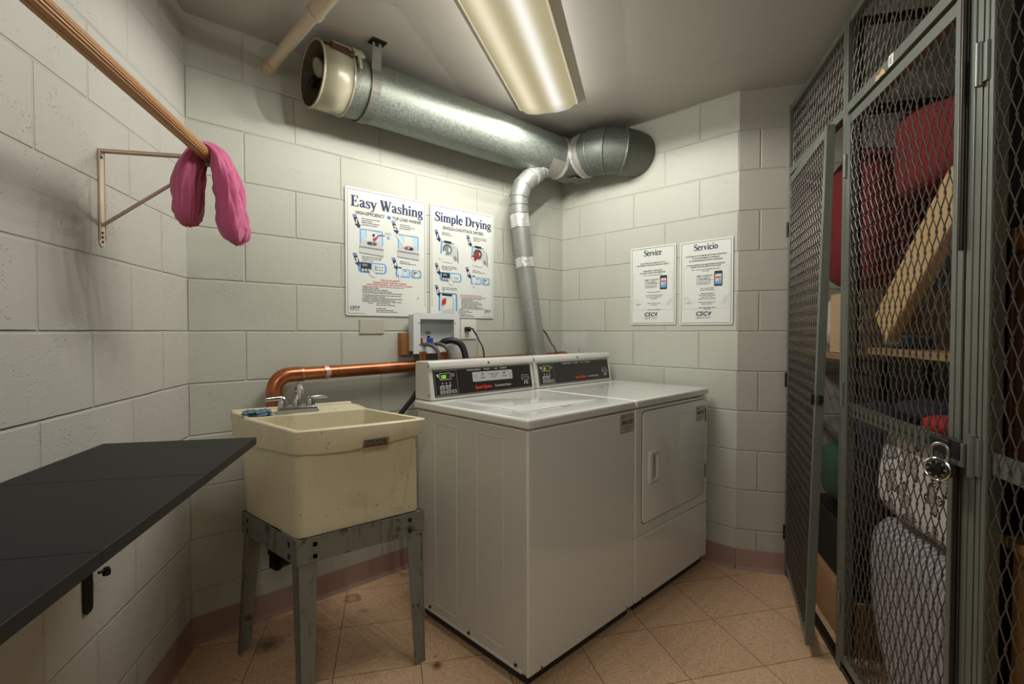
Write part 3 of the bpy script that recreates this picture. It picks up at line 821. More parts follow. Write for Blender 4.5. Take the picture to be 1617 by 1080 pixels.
wrap((2.005, -.335, DZ), (0, -1, 0), DR + .003, .036, M_foil_dull, a0=-150, a1=150, wob=.004, seed=5)
wrap((2.005, DY - .135, DZ), (0, -1, 0), DR + .001, .02, M_foil, seed=6)
# tape patch where the vent joins, and the small patch on the elbow
def patch(cx0, cx1, a0, a1, mat, name, sk=0.0):
    m = MB()
    def f(u, v):
        a = R(a0 + (a1 - a0) * v); x = cx0 + (cx1 - cx0) * u + sk * v
        return Vector((x, DY - (DR + .002) * math.cos(a), DZ - (DR + .002) * math.sin(a)))
    m.sheet(f, 10, 10); return m.obj(name, mat, duct)
patch(1.755, 1.865, 28, 88, M_foil_dull, 'tape_patch', .02)
q = P_[2].lerp(P_[3], .45); dd = (P_[3] - P_[2]).normalized()
wrap(q, dd, DR + .004, .035, M_foil, name='tape_patch', a0=168, a1=186, seed=9)
# torn sleeve hanging at the mitre underside
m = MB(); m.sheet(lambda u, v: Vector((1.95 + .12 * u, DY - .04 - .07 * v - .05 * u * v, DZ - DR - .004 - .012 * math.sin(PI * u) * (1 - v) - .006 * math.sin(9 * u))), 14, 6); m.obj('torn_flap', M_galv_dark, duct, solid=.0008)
# cream damper at the open end
m = MB(); m.tube([(.425, DY, DZ), (.550, DY, DZ)], DR + .002, 48, cap=False); dm = m.obj('damper_body', M_cream_metal, duct, smooth=40, solid=.003)
m = MB()
prof = [(DR - .001, .420), (DR + .007, .417), (DR + .009, .421), (DR + .007, .426), (DR + .001, .428)]
MX = Matrix(((0, 0, 1, 0), (1, 0, 0, DY), (0, 1, 0, DZ), (0, 0, 0, 1)))
m.lathe(prof, MX, 56, cap=False); m.obj('flared_rim', M_cream_metal, dm, smooth=60)
m = MB(); m.lathe([(DR + .001, .542), (DR + .007, .544), (DR + .008, .550), (DR + .001, .554)], MX, 56, cap=False); m.obj('end_bead', M_cream_metal, dm, smooth=60)
m = MB(); m.tube([(.4185, DY, DZ), (.55, DY, DZ)], DR - .004, 40, cap=False); m.obj('damper_lining', M_duct_in, dm, smooth=60)
m = MB(); Mv = Matrix.Translation((.56, DY, DZ)) @ Matrix.Rotation(R(62), 4, 'Y'); m.lathe([(0.001, 0), (DR - .012, .001), (DR - .012, .003), (.001, .004)], Mv, 36); m.obj('damper_blade', M_duct_in, dm, smooth=30)
m = MB(); m.lathe([(.001, 0), (.038, 0), (.040, .006), (.038, .012), (.001, .012)], Matrix.Translation((.455, DY + .035, DZ + .050)) @ Matrix.Rotation(R(70), 4, 'Y'), 24); m.obj('counterweight_disc', M_cream_metal, dm, smooth=30)
m = MB(); m.tube([(.45, DY + .10, DZ + .01), (.47, DY + .05, DZ - .01), (.49, DY - .01, DZ + .02), (.47, DY - .06, DZ + .05)], .006, 8); m.cyl((.455, DY + .085, DZ + .0), (.455, DY + .055, DZ + .01), .018, 12); m.box((.46, DY - .02, DZ - .065), (.53, DY + .02, DZ - .02)); m.cyl((.46, DY + .05, DZ - .06), (.47, DY + .01, DZ - .03), .010, 10); m.obj('spring_linkage', M_dark_steel, dm, smooth=30)
# latch and chain on top front of the damper
def on_duct(x, a, h):        # a degrees from the front horizontal, upward
    return Vector((x, DY - (DR + h) * math.cos(R(a)), DZ + (DR + h) * math.sin(R(a))))
m = MB()
def arcplate(m, x0, x1, a0, a1, h0, h1):
    n = 6
    for i in range(n):
        aa, ab = a0 + (a1 - a0) * i / n, a0 + (a1 - a0) * (i + 1) / n
        m.hexa([on_duct(x0, aa, h0), on_duct(x1, aa, h0), on_duct(x0, ab, h0), on_duct(x1, ab, h0), on_duct(x0, aa, h1), on_duct(x1, aa, h1), on_duct(x0, ab, h1), on_duct(x1, ab, h1)])
arcplate(m, .468, .575, 46, 62, .012, .020); arcplate(m, .548, .592, 32, 54, .012, .024)
lt = m.obj('latch_plate', M_cream_metal, dm)
m = MB(); arcplate(m, .560, .572, 6, 38, .012, .020); m.obj('latch_arm', M_cream_metal, lt)
m = MB(); arcplate(m, .455, .53, 34, 46, .003, .018); m.tube([on_duct(.430, 44, .006), on_duct(.47, 36, .012), on_duct(.545, 28, .010)], .004, 8); m.obj('hinge_spring', plain('rusty_steel', lin(92, 58, 44), .6, .4, var=.3), lt)
m = MB()
for k in range(5):
    a = 6 - 5.2 * k
    c0 = on_duct(.566, a, .010)
    loop_ = [c0 + Vector((.004 * math.cos(t_ * PI / 5), 0, .009 * math.sin(t_ * PI / 5))) for t_ in range(11)]
    m.tube(loop_, .0009, 6)
m.tube([on_duct(.566, -20, .008), on_duct(.563, -26, .010), on_duct(.555, -27, .012), on_duct(.547, -22, .010), on_duct(.540, -6, .008), on_duct(.538, 6, .006)], .0008, 6)
m.obj('chain', M_steel, lt)
# hanger strap
m = MB()
pts2 = [(DY - .135, H - .004)] + [(DY - (DR + .006) * math.cos(R(a)) , DZ + (DR + .006) * math.sin(R(a))) for a in range(20, -181, -10)] + [(DY + .130, H - .004)]
for i in range(len(pts2) - 1):
    (ya, za), (yb, zb2) = pts2[i], pts2[i + 1]
    n = Vector((0, zb2 - za, -(yb - ya))).normalized() * .0022
    x0, x1 = .622, .664
    A0, A1, B0, B1 = Vector((x0, ya, za)), Vector((x1, ya, za)), Vector((x0, yb, zb2)), Vector((x1, yb, zb2))
    m.hexa([A0, A1, B0, B1, A0 - n, A1 - n, B0 - n, B1 - n])
m.obj('hanger_strap', plain('dull_zinc_strap', lin(116, 116, 106), .6, .4, var=.2), duct)
m = MB(); m.box((.612, DY - .160, H - .006), (.675, DY - .112, H)); m.box((.635, DY - .140, H - .02), (.647, DY - .128, H - .004)); m.obj('hanger_anchor', M_dark_steel, duct)
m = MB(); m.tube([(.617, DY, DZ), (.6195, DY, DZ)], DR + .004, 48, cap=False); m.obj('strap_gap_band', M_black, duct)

# ------------------------------------------------------------------ dryer vent pipe
M_galv_thin = M_galv
vent = thing('dryer_vent_pipe', 'thin galvanised vent pipe rising behind the machines to the big duct', 'vent pipe', frame((0, 0, 0)))
vp = [Vector(p) for p in ((1.755, -.20, .86), (1.640, -.165, 1.62), (1.600, -.160, 1.90))]
m = MB(); m.tube(vp, .052, 28, cap=False); m.obj('straight_pipe', M_galv_pipe, vent, smooth=40)
ep = [Vector(p) for p in ((1.601, -.160, 1.895), (1.597, -.161, 1.99), (1.615, -.172, 2.055), (1.662, -.180, 2.105), (1.730, -.178, 2.155), (1.78, -.175, 2.20))]
m = MB(); m.tube(ep, [.054] * 6, 28, cap=False); el = m.obj('adjustable_elbow', M_galv_pipe, vent, smooth=22)
for i in (1, 2, 3, 4):
    rib(el, ep[i], ep[i + 1] - ep[i - 1], .054, w=.004, h=.003, seg=28)
rib(el, ep[0] + Vector((0, 0, .05)), ep[1] - ep[0], .055, w=.004, h=.004, seg=28)
dv_ = (vp[0] - vp[1]).normalized()
wrap(vp[2] + Vector((.006, 0, -.045)), vp[2] - vp[1], .053, .075, M_foil, parent=vent, name='foil_band', seed=3)
wrap(vp[1], vp[1] - vp[0], .053, .055, M_foil, parent=vent, name='foil_band', seed=4)
wrap(ep[3].lerp(ep[4], .2), ep[4] - ep[3], .055, .03, M_foil, parent=vent, name='foil_band', seed=8)
wrap(ep[4].lerp(ep[5], .3), ep[5] - ep[4], .056, .034, M_foil, parent=vent, name='foil_band', seed=12, wob=.008)

# ------------------------------------------------------------------ white painted pipe from wall to ceiling corner
wp = thing('painted_pipe', 'cream painted pipe under the ceiling, left of the open duct end', 'pipe', frame((0, 0, 0)))
M_wpipe = plain('painted_pipe', lin(196, 180, 156), .45, var=.1, nscale=12)
m = MB(); m.tube([(.303, .02, 2.325), (.306, -.035, 2.328), (.322, -.50, 2.352), (.345, -.95, 2.372), (.36, -1.10, 2.42), (.36, -1.11, 2.45)], .0235, 18); m.obj('pipe_run', M_wpipe, wp, smooth=40)
m = MB(); m.tube([(.303, .015, 2.324), (.3055, -.055, 2.329)], .029, 18); m.obj('wall_coupling', M_wpipe, wp, smooth=40)
m = MB(); m.tube([(.3205, -.455, 2.350), (.3215, -.475, 2.351)], .032, 18); m.tube([(.3215, -.475, 2.351), (.3255, -.60, 2.357)], .029, 18); m.obj('pipe_coupling', M_wpipe, wp, smooth=40)

# ------------------------------------------------------------------ copper waste pipe
cp = thing('copper_waste_pipe', 'thick copper waste pipe running along the back wall above the sink', 'pipe', frame((0, 0, 0)))
yc = -.068; r_ = .0285
arcp = [(.292 + .062 * (1 - math.cos(R(a))), yc, .975 + .062 * math.sin(R(a))) for a in range(0, 91, 15)]
m = MB(); m.tube([(.290, yc, .58), (.291, yc, .975)] + [(x, y, z) for x, y, z in arcp[1:]] + [(2.05, yc, 1.057)], r_, 28); m.obj('pipe_run', M_copper, cp, smooth=35)
m = MB(); m.tube([(.2905, yc, .935), (.291, yc, .975)] + arcp[1:] + [(.41, yc, 1.0375)], r_ + .0028, 28, cap=True); el2 = m.obj('copper_elbow', M_copper, cp, smooth=35)
m = MB(); m.tube([(.400, yc, 1.0372), (.403, yc, 1.0374)], r_ + .0042, 28); m.tube([(.2905, yc, .938), (.2905, yc, .942)], r_ + .0042, 28); m.obj('solder_ring', plain('solder', lin(196, 176, 160), .35, .8), el2, smooth=40)
wrap((.508, yc, 1.039), (1, 0, 0), r_ + .001, .022, foil('bright_tape', lin(230, 190, 168), .25), parent=cp, name='pipe_strap', seed=13)
M_iron = plain('dark_iron', lin(50, 42, 36), .45, .7, var=.3)
m = MB(); m.tube([(.290, yc, .24), (.290, yc, .60)], .024, 20); m.tube([(.29, yc, .30), (.29, yc, .34)], .030, 20); ir = m.obj('iron_riser', M_iron, cp, smooth=40); lab(ir, 'dark iron lower end of the pipe')
m = MB(); m.tube([(.262, -.150, .288), (.42, -.085, .275)], .026, 20); m.tube([(.268, -.1475, .2877), (.276, -.1445, .287)], .031, 20); m.tube([(.246, -.157, .2885), (.264, -.149, .288)], .014, 6); co_ = m.obj('cleanout_plug', M_iron, cp, smooth=40); lab(co_, 'dark cleanout plug near the floor')
m = MB(); m.tube([(2.02, yc, 1.057), (2.10, yc, 1.058)], r_ + .003, 24); m.obj('end_cap', M_copper, cp, smooth=40)
for k, (x, r2) in enumerate(((.958, .0085), (.990, .009))):
    t_ = thing('water_supply_pipe', ('left' if k == 0 else 'right') + ' one of two thin copper water pipes rising beside the washing machine', 'pipe', frame((x, -.135 + .02 * k, 0)), 'thin copper water pipes')
    m = MB(); m.tube([(0, 0, 0), (0, 0, 1.12)], r2, 14); m.obj('pipe_run', M_copper, t_, smooth=40)
    for z in ((.70, 1.06) if k == 0 else (1.085,)):
        m = MB(); m.tube([(0, 0, z - .012), (0, 0, z + .012)], r2 + .003, 14); m.obj('fitting', M_copper, t_, smooth=40)

# ------------------------------------------------------------------ washing machine outlet box
BX0, BX1, BZ0, BZ1, BF = .934, 1.217, 1.108, 1.312, -.10
blk = MB(); blk.box((.905, -.036, 1.100), (.962, 0, 1.212))
blk2 = MB(); blk2.box((1.16, -.036, 1.120), (1.20, 0, 1.205))
def wood(name, c1, c2, axis=(1, 18, 18), ro=.5, rings_=26):
    t = NT(name); co = t.map(t.coord(), axis)
    n = t.noise(co, 3, 3, .6, dist=.6)
    w = t.math('SINE', t.math('MULTIPLY', n, rings_))
    c = t.mix(t.ramp(w, -1, 1), c1, c2)
    return t.set(col=c, rough=ro, nrm=t.bump(w, .08, .001))
M_rawwood = wood('raw_pine', lin(168, 120, 72), lin(140, 92, 48), (18, 18, 1))
tag(blk.obj('mounting_block', M_rawwood, bevel=.002), 'raw wood block at the left side of the white water outlet box', 'wood block')
tag(blk2.obj('mounting_block', M_rawwood, bevel=.002), 'raw wood block hidden behind the right side of the water outlet box', 'wood block')
box = thing('washer_outlet_box', 'white metal water outlet box with hose valves above the washing machine', 'outlet box', frame((0, 0, 0)))
m = MB(); T_ = .002
ox0, ox1 = BX0 + .012, BX1 - .012
m.box((ox0, BF, BZ0 + .01), (ox0 + T_, -.037, BZ1 - .01)); m.box((ox1 - T_, BF, BZ0 + .01), (ox1, -.037, BZ1 - .01)); m.box((ox0, BF, BZ0 + .01), (ox1, -.037, BZ0 + .01 + T_)); m.box((ox0, BF, BZ1 - .01 - T_), (ox1, -.037, BZ1 - .01)); m.box((ox0, -.039, BZ0 + .01), (ox1, -.037, BZ1 - .01))
M_boxw = plain('box_white', lin(206, 211, 210), .4, var=.02)
m.obj('box_shell', M_boxw, box)
m = MB(); wL, wR, wB, wT = .040, .036, .036, .030
for a, b_ in (((BX0, BZ0), (BX0 + wL, BZ1)), ((BX1 - wR, BZ0), (BX1, BZ1)), ((BX0 + wL, BZ0), (BX1 - wR, BZ0 + wB)), ((BX0 + wL, BZ1 - wT), (BX1 - wR, BZ1))):
    m.box((a[0], BF - .004, a[1]), (b_[0], BF, b_[1]))
bmesh.ops.remove_doubles(m.b, verts=m.b.verts, dist=1e-5)
fr = m.obj('face_frame', M_boxw, box)
for (x, z) in ((BX0 + .034, BZ1 - .05), (BX0 + .034, BZ0 + .045), (BX1 - .030, BZ1 - .05), (BX1 - .030, BZ0 + .045)):
    m = MB(); m.cyl((x, BF - .0055, z), (x, BF, z), .0032, 8); m.obj('screw', M_screw, fr)
flat = MB(); flat.box((1.045, -.0405, 1.205), (1.075, -.0395, 1.220)); flat.obj('box_sticker', M_md_grey, box)
m = MB(); m.cyl((1.062, -.039, 1.190), (1.062, -.046, 1.190), .007, 10); m.obj('knockout_plug', M_black, box)
for (x, col, nm) in ((.990, lin(150, 40, 34), 'red'), (1.052, lin(28, 62, 140), 'blue')):
    m = MB(); m.cyl((x, -.070, 1.120), (x, -.070, 1.150), .010, 12); m.box((x - .016, -.078, 1.146), (x + .016, -.062, 1.186)); v_ = m.obj('valve', plain(nm + '_valve', col, .4), box, bevel=.003); lab(v_, nm + ' handled valve')
    m = MB(); m.tube([(x + .004, -.078, 1.150), (x + .006, -.110, 1.152)], .0125, 12); m.obj('hose_nut', M_chrome, v_, smooth=40)
m = MB(); m.lathe([(.034, 0), (.034, .012), (.030, .014), (.030, .040), (.037, .042), (.037, .052), (.030, .055)], Matrix.Translation((1.120, -.078, 1.060)), 20); m.obj('drain_fitting', M_copper, box, smooth=40)
for (pts3, r3, lb, grp) in (([(.996, -.105, 1.152), (1.000, -.135, 1.154), (1.022, -.170, 1.135), (1.030, -.185, 1.085), (1.030, -.190, .95), (1.02, -.20, .80)], .0095, 'grey water hose curving down from the red valve', None),
                            ([(1.058, -.105, 1.152), (1.064, -.135, 1.156), (1.086, -.168, 1.138), (1.095, -.182, 1.085), (1.096, -.188, .95), (1.09, -.20, .80)], .0095, 'grey water hose curving down from the blue valve', None),
                            ([(1.120, -.070, 1.090), (1.118, -.075, 1.150), (1.128, -.100, 1.168), (1.160, -.128, 1.172), (1.192, -.150, 1.150), (1.206, -.165, 1.10), (1.206, -.175, 1.03), (1.19, -.19, .80)], .0165, 'thick black drain hose looping out of the outlet box', None),
                            ([(.955, -.195, 1.02), (.940, -.18, .985), (.905, -.15, .90), (.845, -.12, .815), (.80, -.11, .74), (.76, -.11, .60)], .0115, 'black hose running diagonally behind the sink and washing machine', None)):
    P3 = [Vector(p) for p in pts3]
    # smooth through Catmull-Rom
    Q = []
    for i in range(len(P3) - 1):
        p0, p1, p2, p3 = P3[max(i - 1, 0)], P3[i], P3[i + 1], P3[min(i + 2, len(P3) - 1)]
        for k in range(6):
            t_ = k / 6
            Q.append(.5 * ((2 * p1) + (p2 - p0) * t_ + (2 * p0 - 5 * p1 + 4 * p2 - p3) * t_ * t_ + (3 * p1 - p0 - 3 * p2 + p3) * t_ ** 3))
    Q.append(P3[-1])
    m = MB(); m.tube(Q, r3, 14); o = m.obj('hose', plain('hose_grey', lin(84, 80, 74), .45) if r3 < .01 else M_rubber, smooth=40); tag(o, lb, 'hose')

# outlets, plugs, cords
def outlet(x, z, w, h, label, holes=True, M0=None):
    t_ = thing('wall_outlet' if holes else 'blank_wall_plate', label, 'outlet' if holes else 'wall plate', panel_frame((x, 0, z), 0))
    m = MB(); rplate(m, 0, 0, w, h, .003, 0, .006); m.obj('cover_plate', plain('ivory_plate', lin(216, 214, 202), .4), t_, bevel=.0015)
    if holes:
        m = MB()
        for (a, b_) in ((w * .62, h * .52), (w * .74, h * .50), (w * .86, h * .52)): m.box((a, b_, .0055), (a + .004, b_ + .006, .0066))
        m.obj('socket_slots', M_ink, t_)
    return t_
outlet(1.300, 1.176, .108, .112, 'ivory outlet plate with a black plug, right of the water outlet box')
bp_ = outlet(.700, 1.208, .128, .072, 'painted blank plate on the back wall under the washing instructions poster', holes=False)
bp_.children[0].data.materials[0] = plain('painted_plate', lin(176, 175, 160), .45)
def smooth_path(P3, n=6):
    P3 = [Vector(p) for p in P3]; Q = []
    for i in range(len(P3) - 1):
        p0, p1, p2, p3 = P3[max(i - 1, 0)], P3[i], P3[i + 1], P3[min(i + 2, len(P3) - 1)]
        for k in range(n):
            t_ = k / n
            Q.append(.5 * ((2 * p1) + (p2 - p0) * t_ + (2 * p0 - 5 * p1 + 4 * p2 - p3) * t_ * t_ + (3 * p1 - p0 - 3 * p2 + p3) * t_ ** 3))
    Q.append(P3[-1]); return Q
for (x, z, path, lb) in ((1.335, 1.232, [(0, -.035, 0), (.012, -.045, .002), (.030, -.048, -.020), (.040, -.070, -.060), (.040, -.115, -.14), (.03, -.13, -.40)], 'black power cord plugged in right of the water outlet box'),
                         (1.880, 1.236, [(0, -.035, 0), (.020, -.050, -.002), (.055, -.055, -.030), (.075, -.08, -.09), (.080, -.120, -.16), (.07, -.14, -.45)], 'grey power cord plugged in behind the dryer vent pipe')):
    t_ = thing('power_cord', lb, 'power cord', frame((x, 0, z)))
    m = MB(); m.box((-.014, -.034, -.013), (.014, -.007, .013)); m.tube([(0, -.03, 0), (.004, -.042, 0)], [.011, .006], 12); m.obj('plug', M_black if x < 1.5 else plain('grey_rubber', lin(70, 72, 66), .5), t_, bevel=.003)
    m = MB(); m.tube(smooth_path(path), .0045 if x < 1.5 else .0055, 10); m.obj('cord', M_black if x < 1.5 else MAT['grey_rubber'], t_, smooth=40)
o2 = thing('wall_outlet', 'outlet plate behind the dryer vent pipe near the corner', 'outlet', panel_frame((1.845, 0, 1.19), 0))
m = MB(); rplate(m, 0, 0, .07, .10, .003, 0, .006); m.obj('cover_plate', MAT['ivory_plate'], o2, bevel=.0015)

# ------------------------------------------------------------------ ceiling light
fix = thing('ceiling_light', 'long fluorescent ceiling light with a ribbed wraparound lens above the washing machine', 'ceiling light', Matrix.Translation((FIX_END.x, FIX_END.y, 0)) @ Matrix.Rotation(R(A_CAGE), 4, 'Z'), 'fluorescent ceiling lights')
m = MB(); m.box((.005, -.13, H - .045), (FIX_LEN - .005, .13, H)); m.obj('housing', plain('fixture_white', lin(205, 200, 188), .4), fix, bevel=.004)
t = NT('lens'); co = t.coord(); s = t.sep(co)
def hump(c, w): return t.math('POWER', 2.718, t.math('MULTIPLY', -1.0, t.math('POWER', t.math('DIVIDE', t.math('SUBTRACT', s[1], c), w), 2.0)))
hl = hump(-.066, .036); hr = hump(.066, .034)
endf = t.math('MULTIPLY', t.ramp(s[0], .02, .12), t.ramp(s[0], FIX_LEN - .12, FIX_LEN - .02, 1, 0))
ridge = t.math('MULTIPLY', t.math('ADD', t.math('SINE', t.math('MULTIPLY', s[0], 2 * PI / .006)), 1.0), .03)
glow = t.math('MULTIPLY', t.math('ADD', t.math('MULTIPLY', hl, .40), t.math('MULTIPLY', hr, .50)), t.math('ADD', t.math('MULTIPLY', endf, .9), .1))
gl = t.math('SUBTRACT', t.math('ADD', glow, .46), ridge)
col = t.mix(t.ramp(t.math('ADD', hr, t.math('MULTIPLY', hl, .35)), 0, 1), lin(242, 226, 178), lin(250, 246, 236))
M_lens = t.set(col=(0.0, 0.0, 0.0), em=col, ems=t.math('MULTIPLY', gl, 1.15), rough=.6, spec=0.0)
m = MB(); rs = []
sec = [(-.148, H - .030), (-.150, H - .038), (-.132, H - .060), (-.105, H - .078), (-.05, H - .086), (0, H - .084), (.05, H - .086), (.105, H - .078), (.132, H - .060), (.150, H - .038), (.148, H - .030)]
for x, k in ((0, .0), (.002, .45), (.012, .85), (.03, 1.0), (FIX_LEN - .03, 1.0), (FIX_LEN - .012, .85), (FIX_LEN - .002, .45), (FIX_LEN, 0)):
    rs.append([Vector((x, y * (.965 + .035 * k), (H - .030) + (z - (H - .030)) * max(k, .12))) for y, z in sec])
m.rings(rs, cap=True, smooth=True); lens = m.obj('diffuser_lens', M_lens, fix, smooth=40)
m = MB()
for sy in (-1, 1): m.box((-.003, sy * .1515 - .003, H - .042), (FIX_LEN + .003, sy * .1515 + .003, H - .028))
m.box((-.004, -.152, H - .042), (.001, .152, H - .028)); m.box((FIX_LEN - .001, -.152, H - .042), (FIX_LEN + .004, .152, H - .028))
tr = NT('lens_rim'); tr.set(col=(.1, .1, .09), em=lin(240, 228, 190), ems=.55, spec=0.0); m.obj('lens_rim', tr.m, fix, bevel=.0015)

fill_fix = fix.copy(); C.objects.link(fill_fix); fill_fix.matrix_world = Matrix.Translation((FILL_FIX.x, FILL_FIX.y, 0)) @ Matrix.Rotation(R(A_CAGE), 4, 'Z')
fill_fix['label'] = 'added fill light near the rear wall, shaped as a long fluorescent ceiling light, out of view'
for ch in list(fix.children):
    c2 = ch.copy(); C.objects.link(c2); c2.parent = fill_fix

# ------------------------------------------------------------------ left wall: shelf boards, brackets, closet rod, pink cloth
LF = frame((0, 0, 0), A_LEFT)
M_lam = plain('black_laminate', lin(18, 17, 18), .45, var=.12, nscale=120, bump=.15, bscale=300)
M_lam.node_tree.nodes['Principled BSDF'].inputs['Specular IOR Level'].default_value = .22
M_lam_edge = plain('black_laminate_edge', lin(32, 30, 28), .5)
shelf_lab = ('black laminate shelf board at the sink end of the wall counter', 'middle black laminate shelf board of the wall counter', 'nearest black laminate shelf board of the wall counter')
for k, (s0, s1) in enumerate(((.578, .9605), (.9615, 1.3465), (1.3475, 1.735))):
    t_ = thing('shelf_board', shelf_lab[k], 'shelf', LF, 'black boards of the wall counter')
    m = MB(); m.box((s0, .006, .894), (s1, .388, .9145)); m.obj('board', M_lam, t_, bevel=.0008)
    m = MB(); m.box((s0, .388, .8942), (s1, .3892, .9143)); m.obj('edge_strip', M_lam_edge, t_)
M_blackmetal = plain('black_painted_metal', lin(20, 19, 19), .45, .3)
for sb in (.655, 1.62):
    t_ = thing('folding_bracket', ('black folding bracket under the sink end of the black counter' if sb < 1 else 'black folding bracket under the near end of the black counter'), 'shelf bracket', LF @ Matrix.Translation((sb, 0, 0)))
    m = MB(); P = rrect(-.018, .490, .018, .890, .012, 4); m.prism([(x, .001, z) for x, z in P], (0, .006, 0)); m.obj('wall_plate', M_blackmetal, t_, bevel=.001)
    m = MB(); m.box((-.014, .007, .872), (.014, .34, .8935)); m.obj('support_arm', M_blackmetal, t_, bevel=.001)
    m = MB(); m.hexa([Vector(p) for p in ((-.006, .007, .74), (.006, .007, .74), (-.006, .007, .77), (.006, .007, .77), (-.006, .12, .868), (.006, .12, .868), (-.006, .09, .872), (.006, .09, .872))]); m.obj('brace', M_blackmetal, t_)
    m = MB(); m.tube([(-.018, .02, .585), (-.034, .026, .585)], .004, 8); m.lathe([(.002, -.013), (.009, -.010), (.010, 0), (.007, .010), (.002, .012)], Matrix.Translation((-.037, .028, .580)), 12); m.obj('release_knob', M_blackmetal, t_, smooth=50)
    for z in (.52, .56, .60):
        m = MB(); m.cyl((.0, .006, z), (.0, .009, z), .0045, 10); m.obj('screw', M_dark_steel, t_)

RY, RZ, RR_ = .268, 1.716, .0172
br = thing('closet_rod_bracket', 'beige metal closet rod bracket screwed to the left wall', 'bracket', LF @ Matrix.Translation((.558, 0, 0)))
M_beige = plain('beige_painted_metal', lin(220, 204, 184), .45, .1, var=.08)
m = MB()
P = rrect(-.013, 1.452, .013, 1.722, .012, 4); m.prism([(x, .0005, z) for x, z in P], (0, .0025, 0)); m.box((-.013, .0005, 1.47), (-.0115, .006, 1.712)); m.box((.0115, .0005, 1.47), (.013, .006, 1.712)); m.obj('wall_leg', M_beige, br, bevel=.001)
m = MB(); m.box((-.012, .001, 1.7145), (.012, RY + .004, 1.7165)); m.box((-.010, .001, 1.7095), (-.008, RY - .02, 1.7165)); m.box((.008, .001, 1.7095), (.010, RY - .02, 1.7165)); m.obj('top_arm', M_beige, br, bevel=.0006)
m = MB(); m.tube([(0, .004, 1.511), (0, RY - .018, 1.690)], .0105, 4, flat=(1.1, .5)); m.obj('diagonal_strut', M_beige, br)
m = MB(); hk = [(0, RY + (RR_ + .0025) * math.cos(R(a)), RZ + (RR_ + .0025) * math.sin(R(a)) ) for a in range(170, 371, 20)]
m.tube(hk, .004, 6, flat=(2, .5)); m.obj('rod_hook', M_beige, br)
for z in (1.695, 1.478, 1.465, 1.490):
    m = MB(); m.cyl((.001, .003, z), (.001, .0052, z), .0035, 8); m.obj('screw', M_screw, br)
# fluted wooden rod
t = NT('varnished_pine'); co = t.map(t.coord(), (.35, 22, 22)); n = t.noise(co, 3, 4, .6, dist=.2)
w_ = t.math('SINE', t.math('MULTIPLY', n, 30))
c = t.mix(t.ramp(w_, -1, 1), lin(186, 134, 84), lin(218, 174, 124)); M_rod = t.set(col=c, rough=.38)
m = MB(); rs = []
NF = 18
for x in (.512, 1.95):
    ring = []
    for k in range(NF * 4):
        a = 2 * PI * k / (NF * 4); f = (.0, .75, 1.0, .75)[k % 4]
        ring.append(Vector((x, RY + (RR_ - .0022 * (1 - f)) * math.cos(a), RZ + (RR_ - .0022 * (1 - f)) * math.sin(a))))
    rs.append(ring)
m.rings(rs, smooth=False)
rod = m.obj('closet_rod', M_rod, M=LF); tag(rod, 'fluted wooden closet rod along the left wall', 'rod')

from mathutils import noise as mnoise
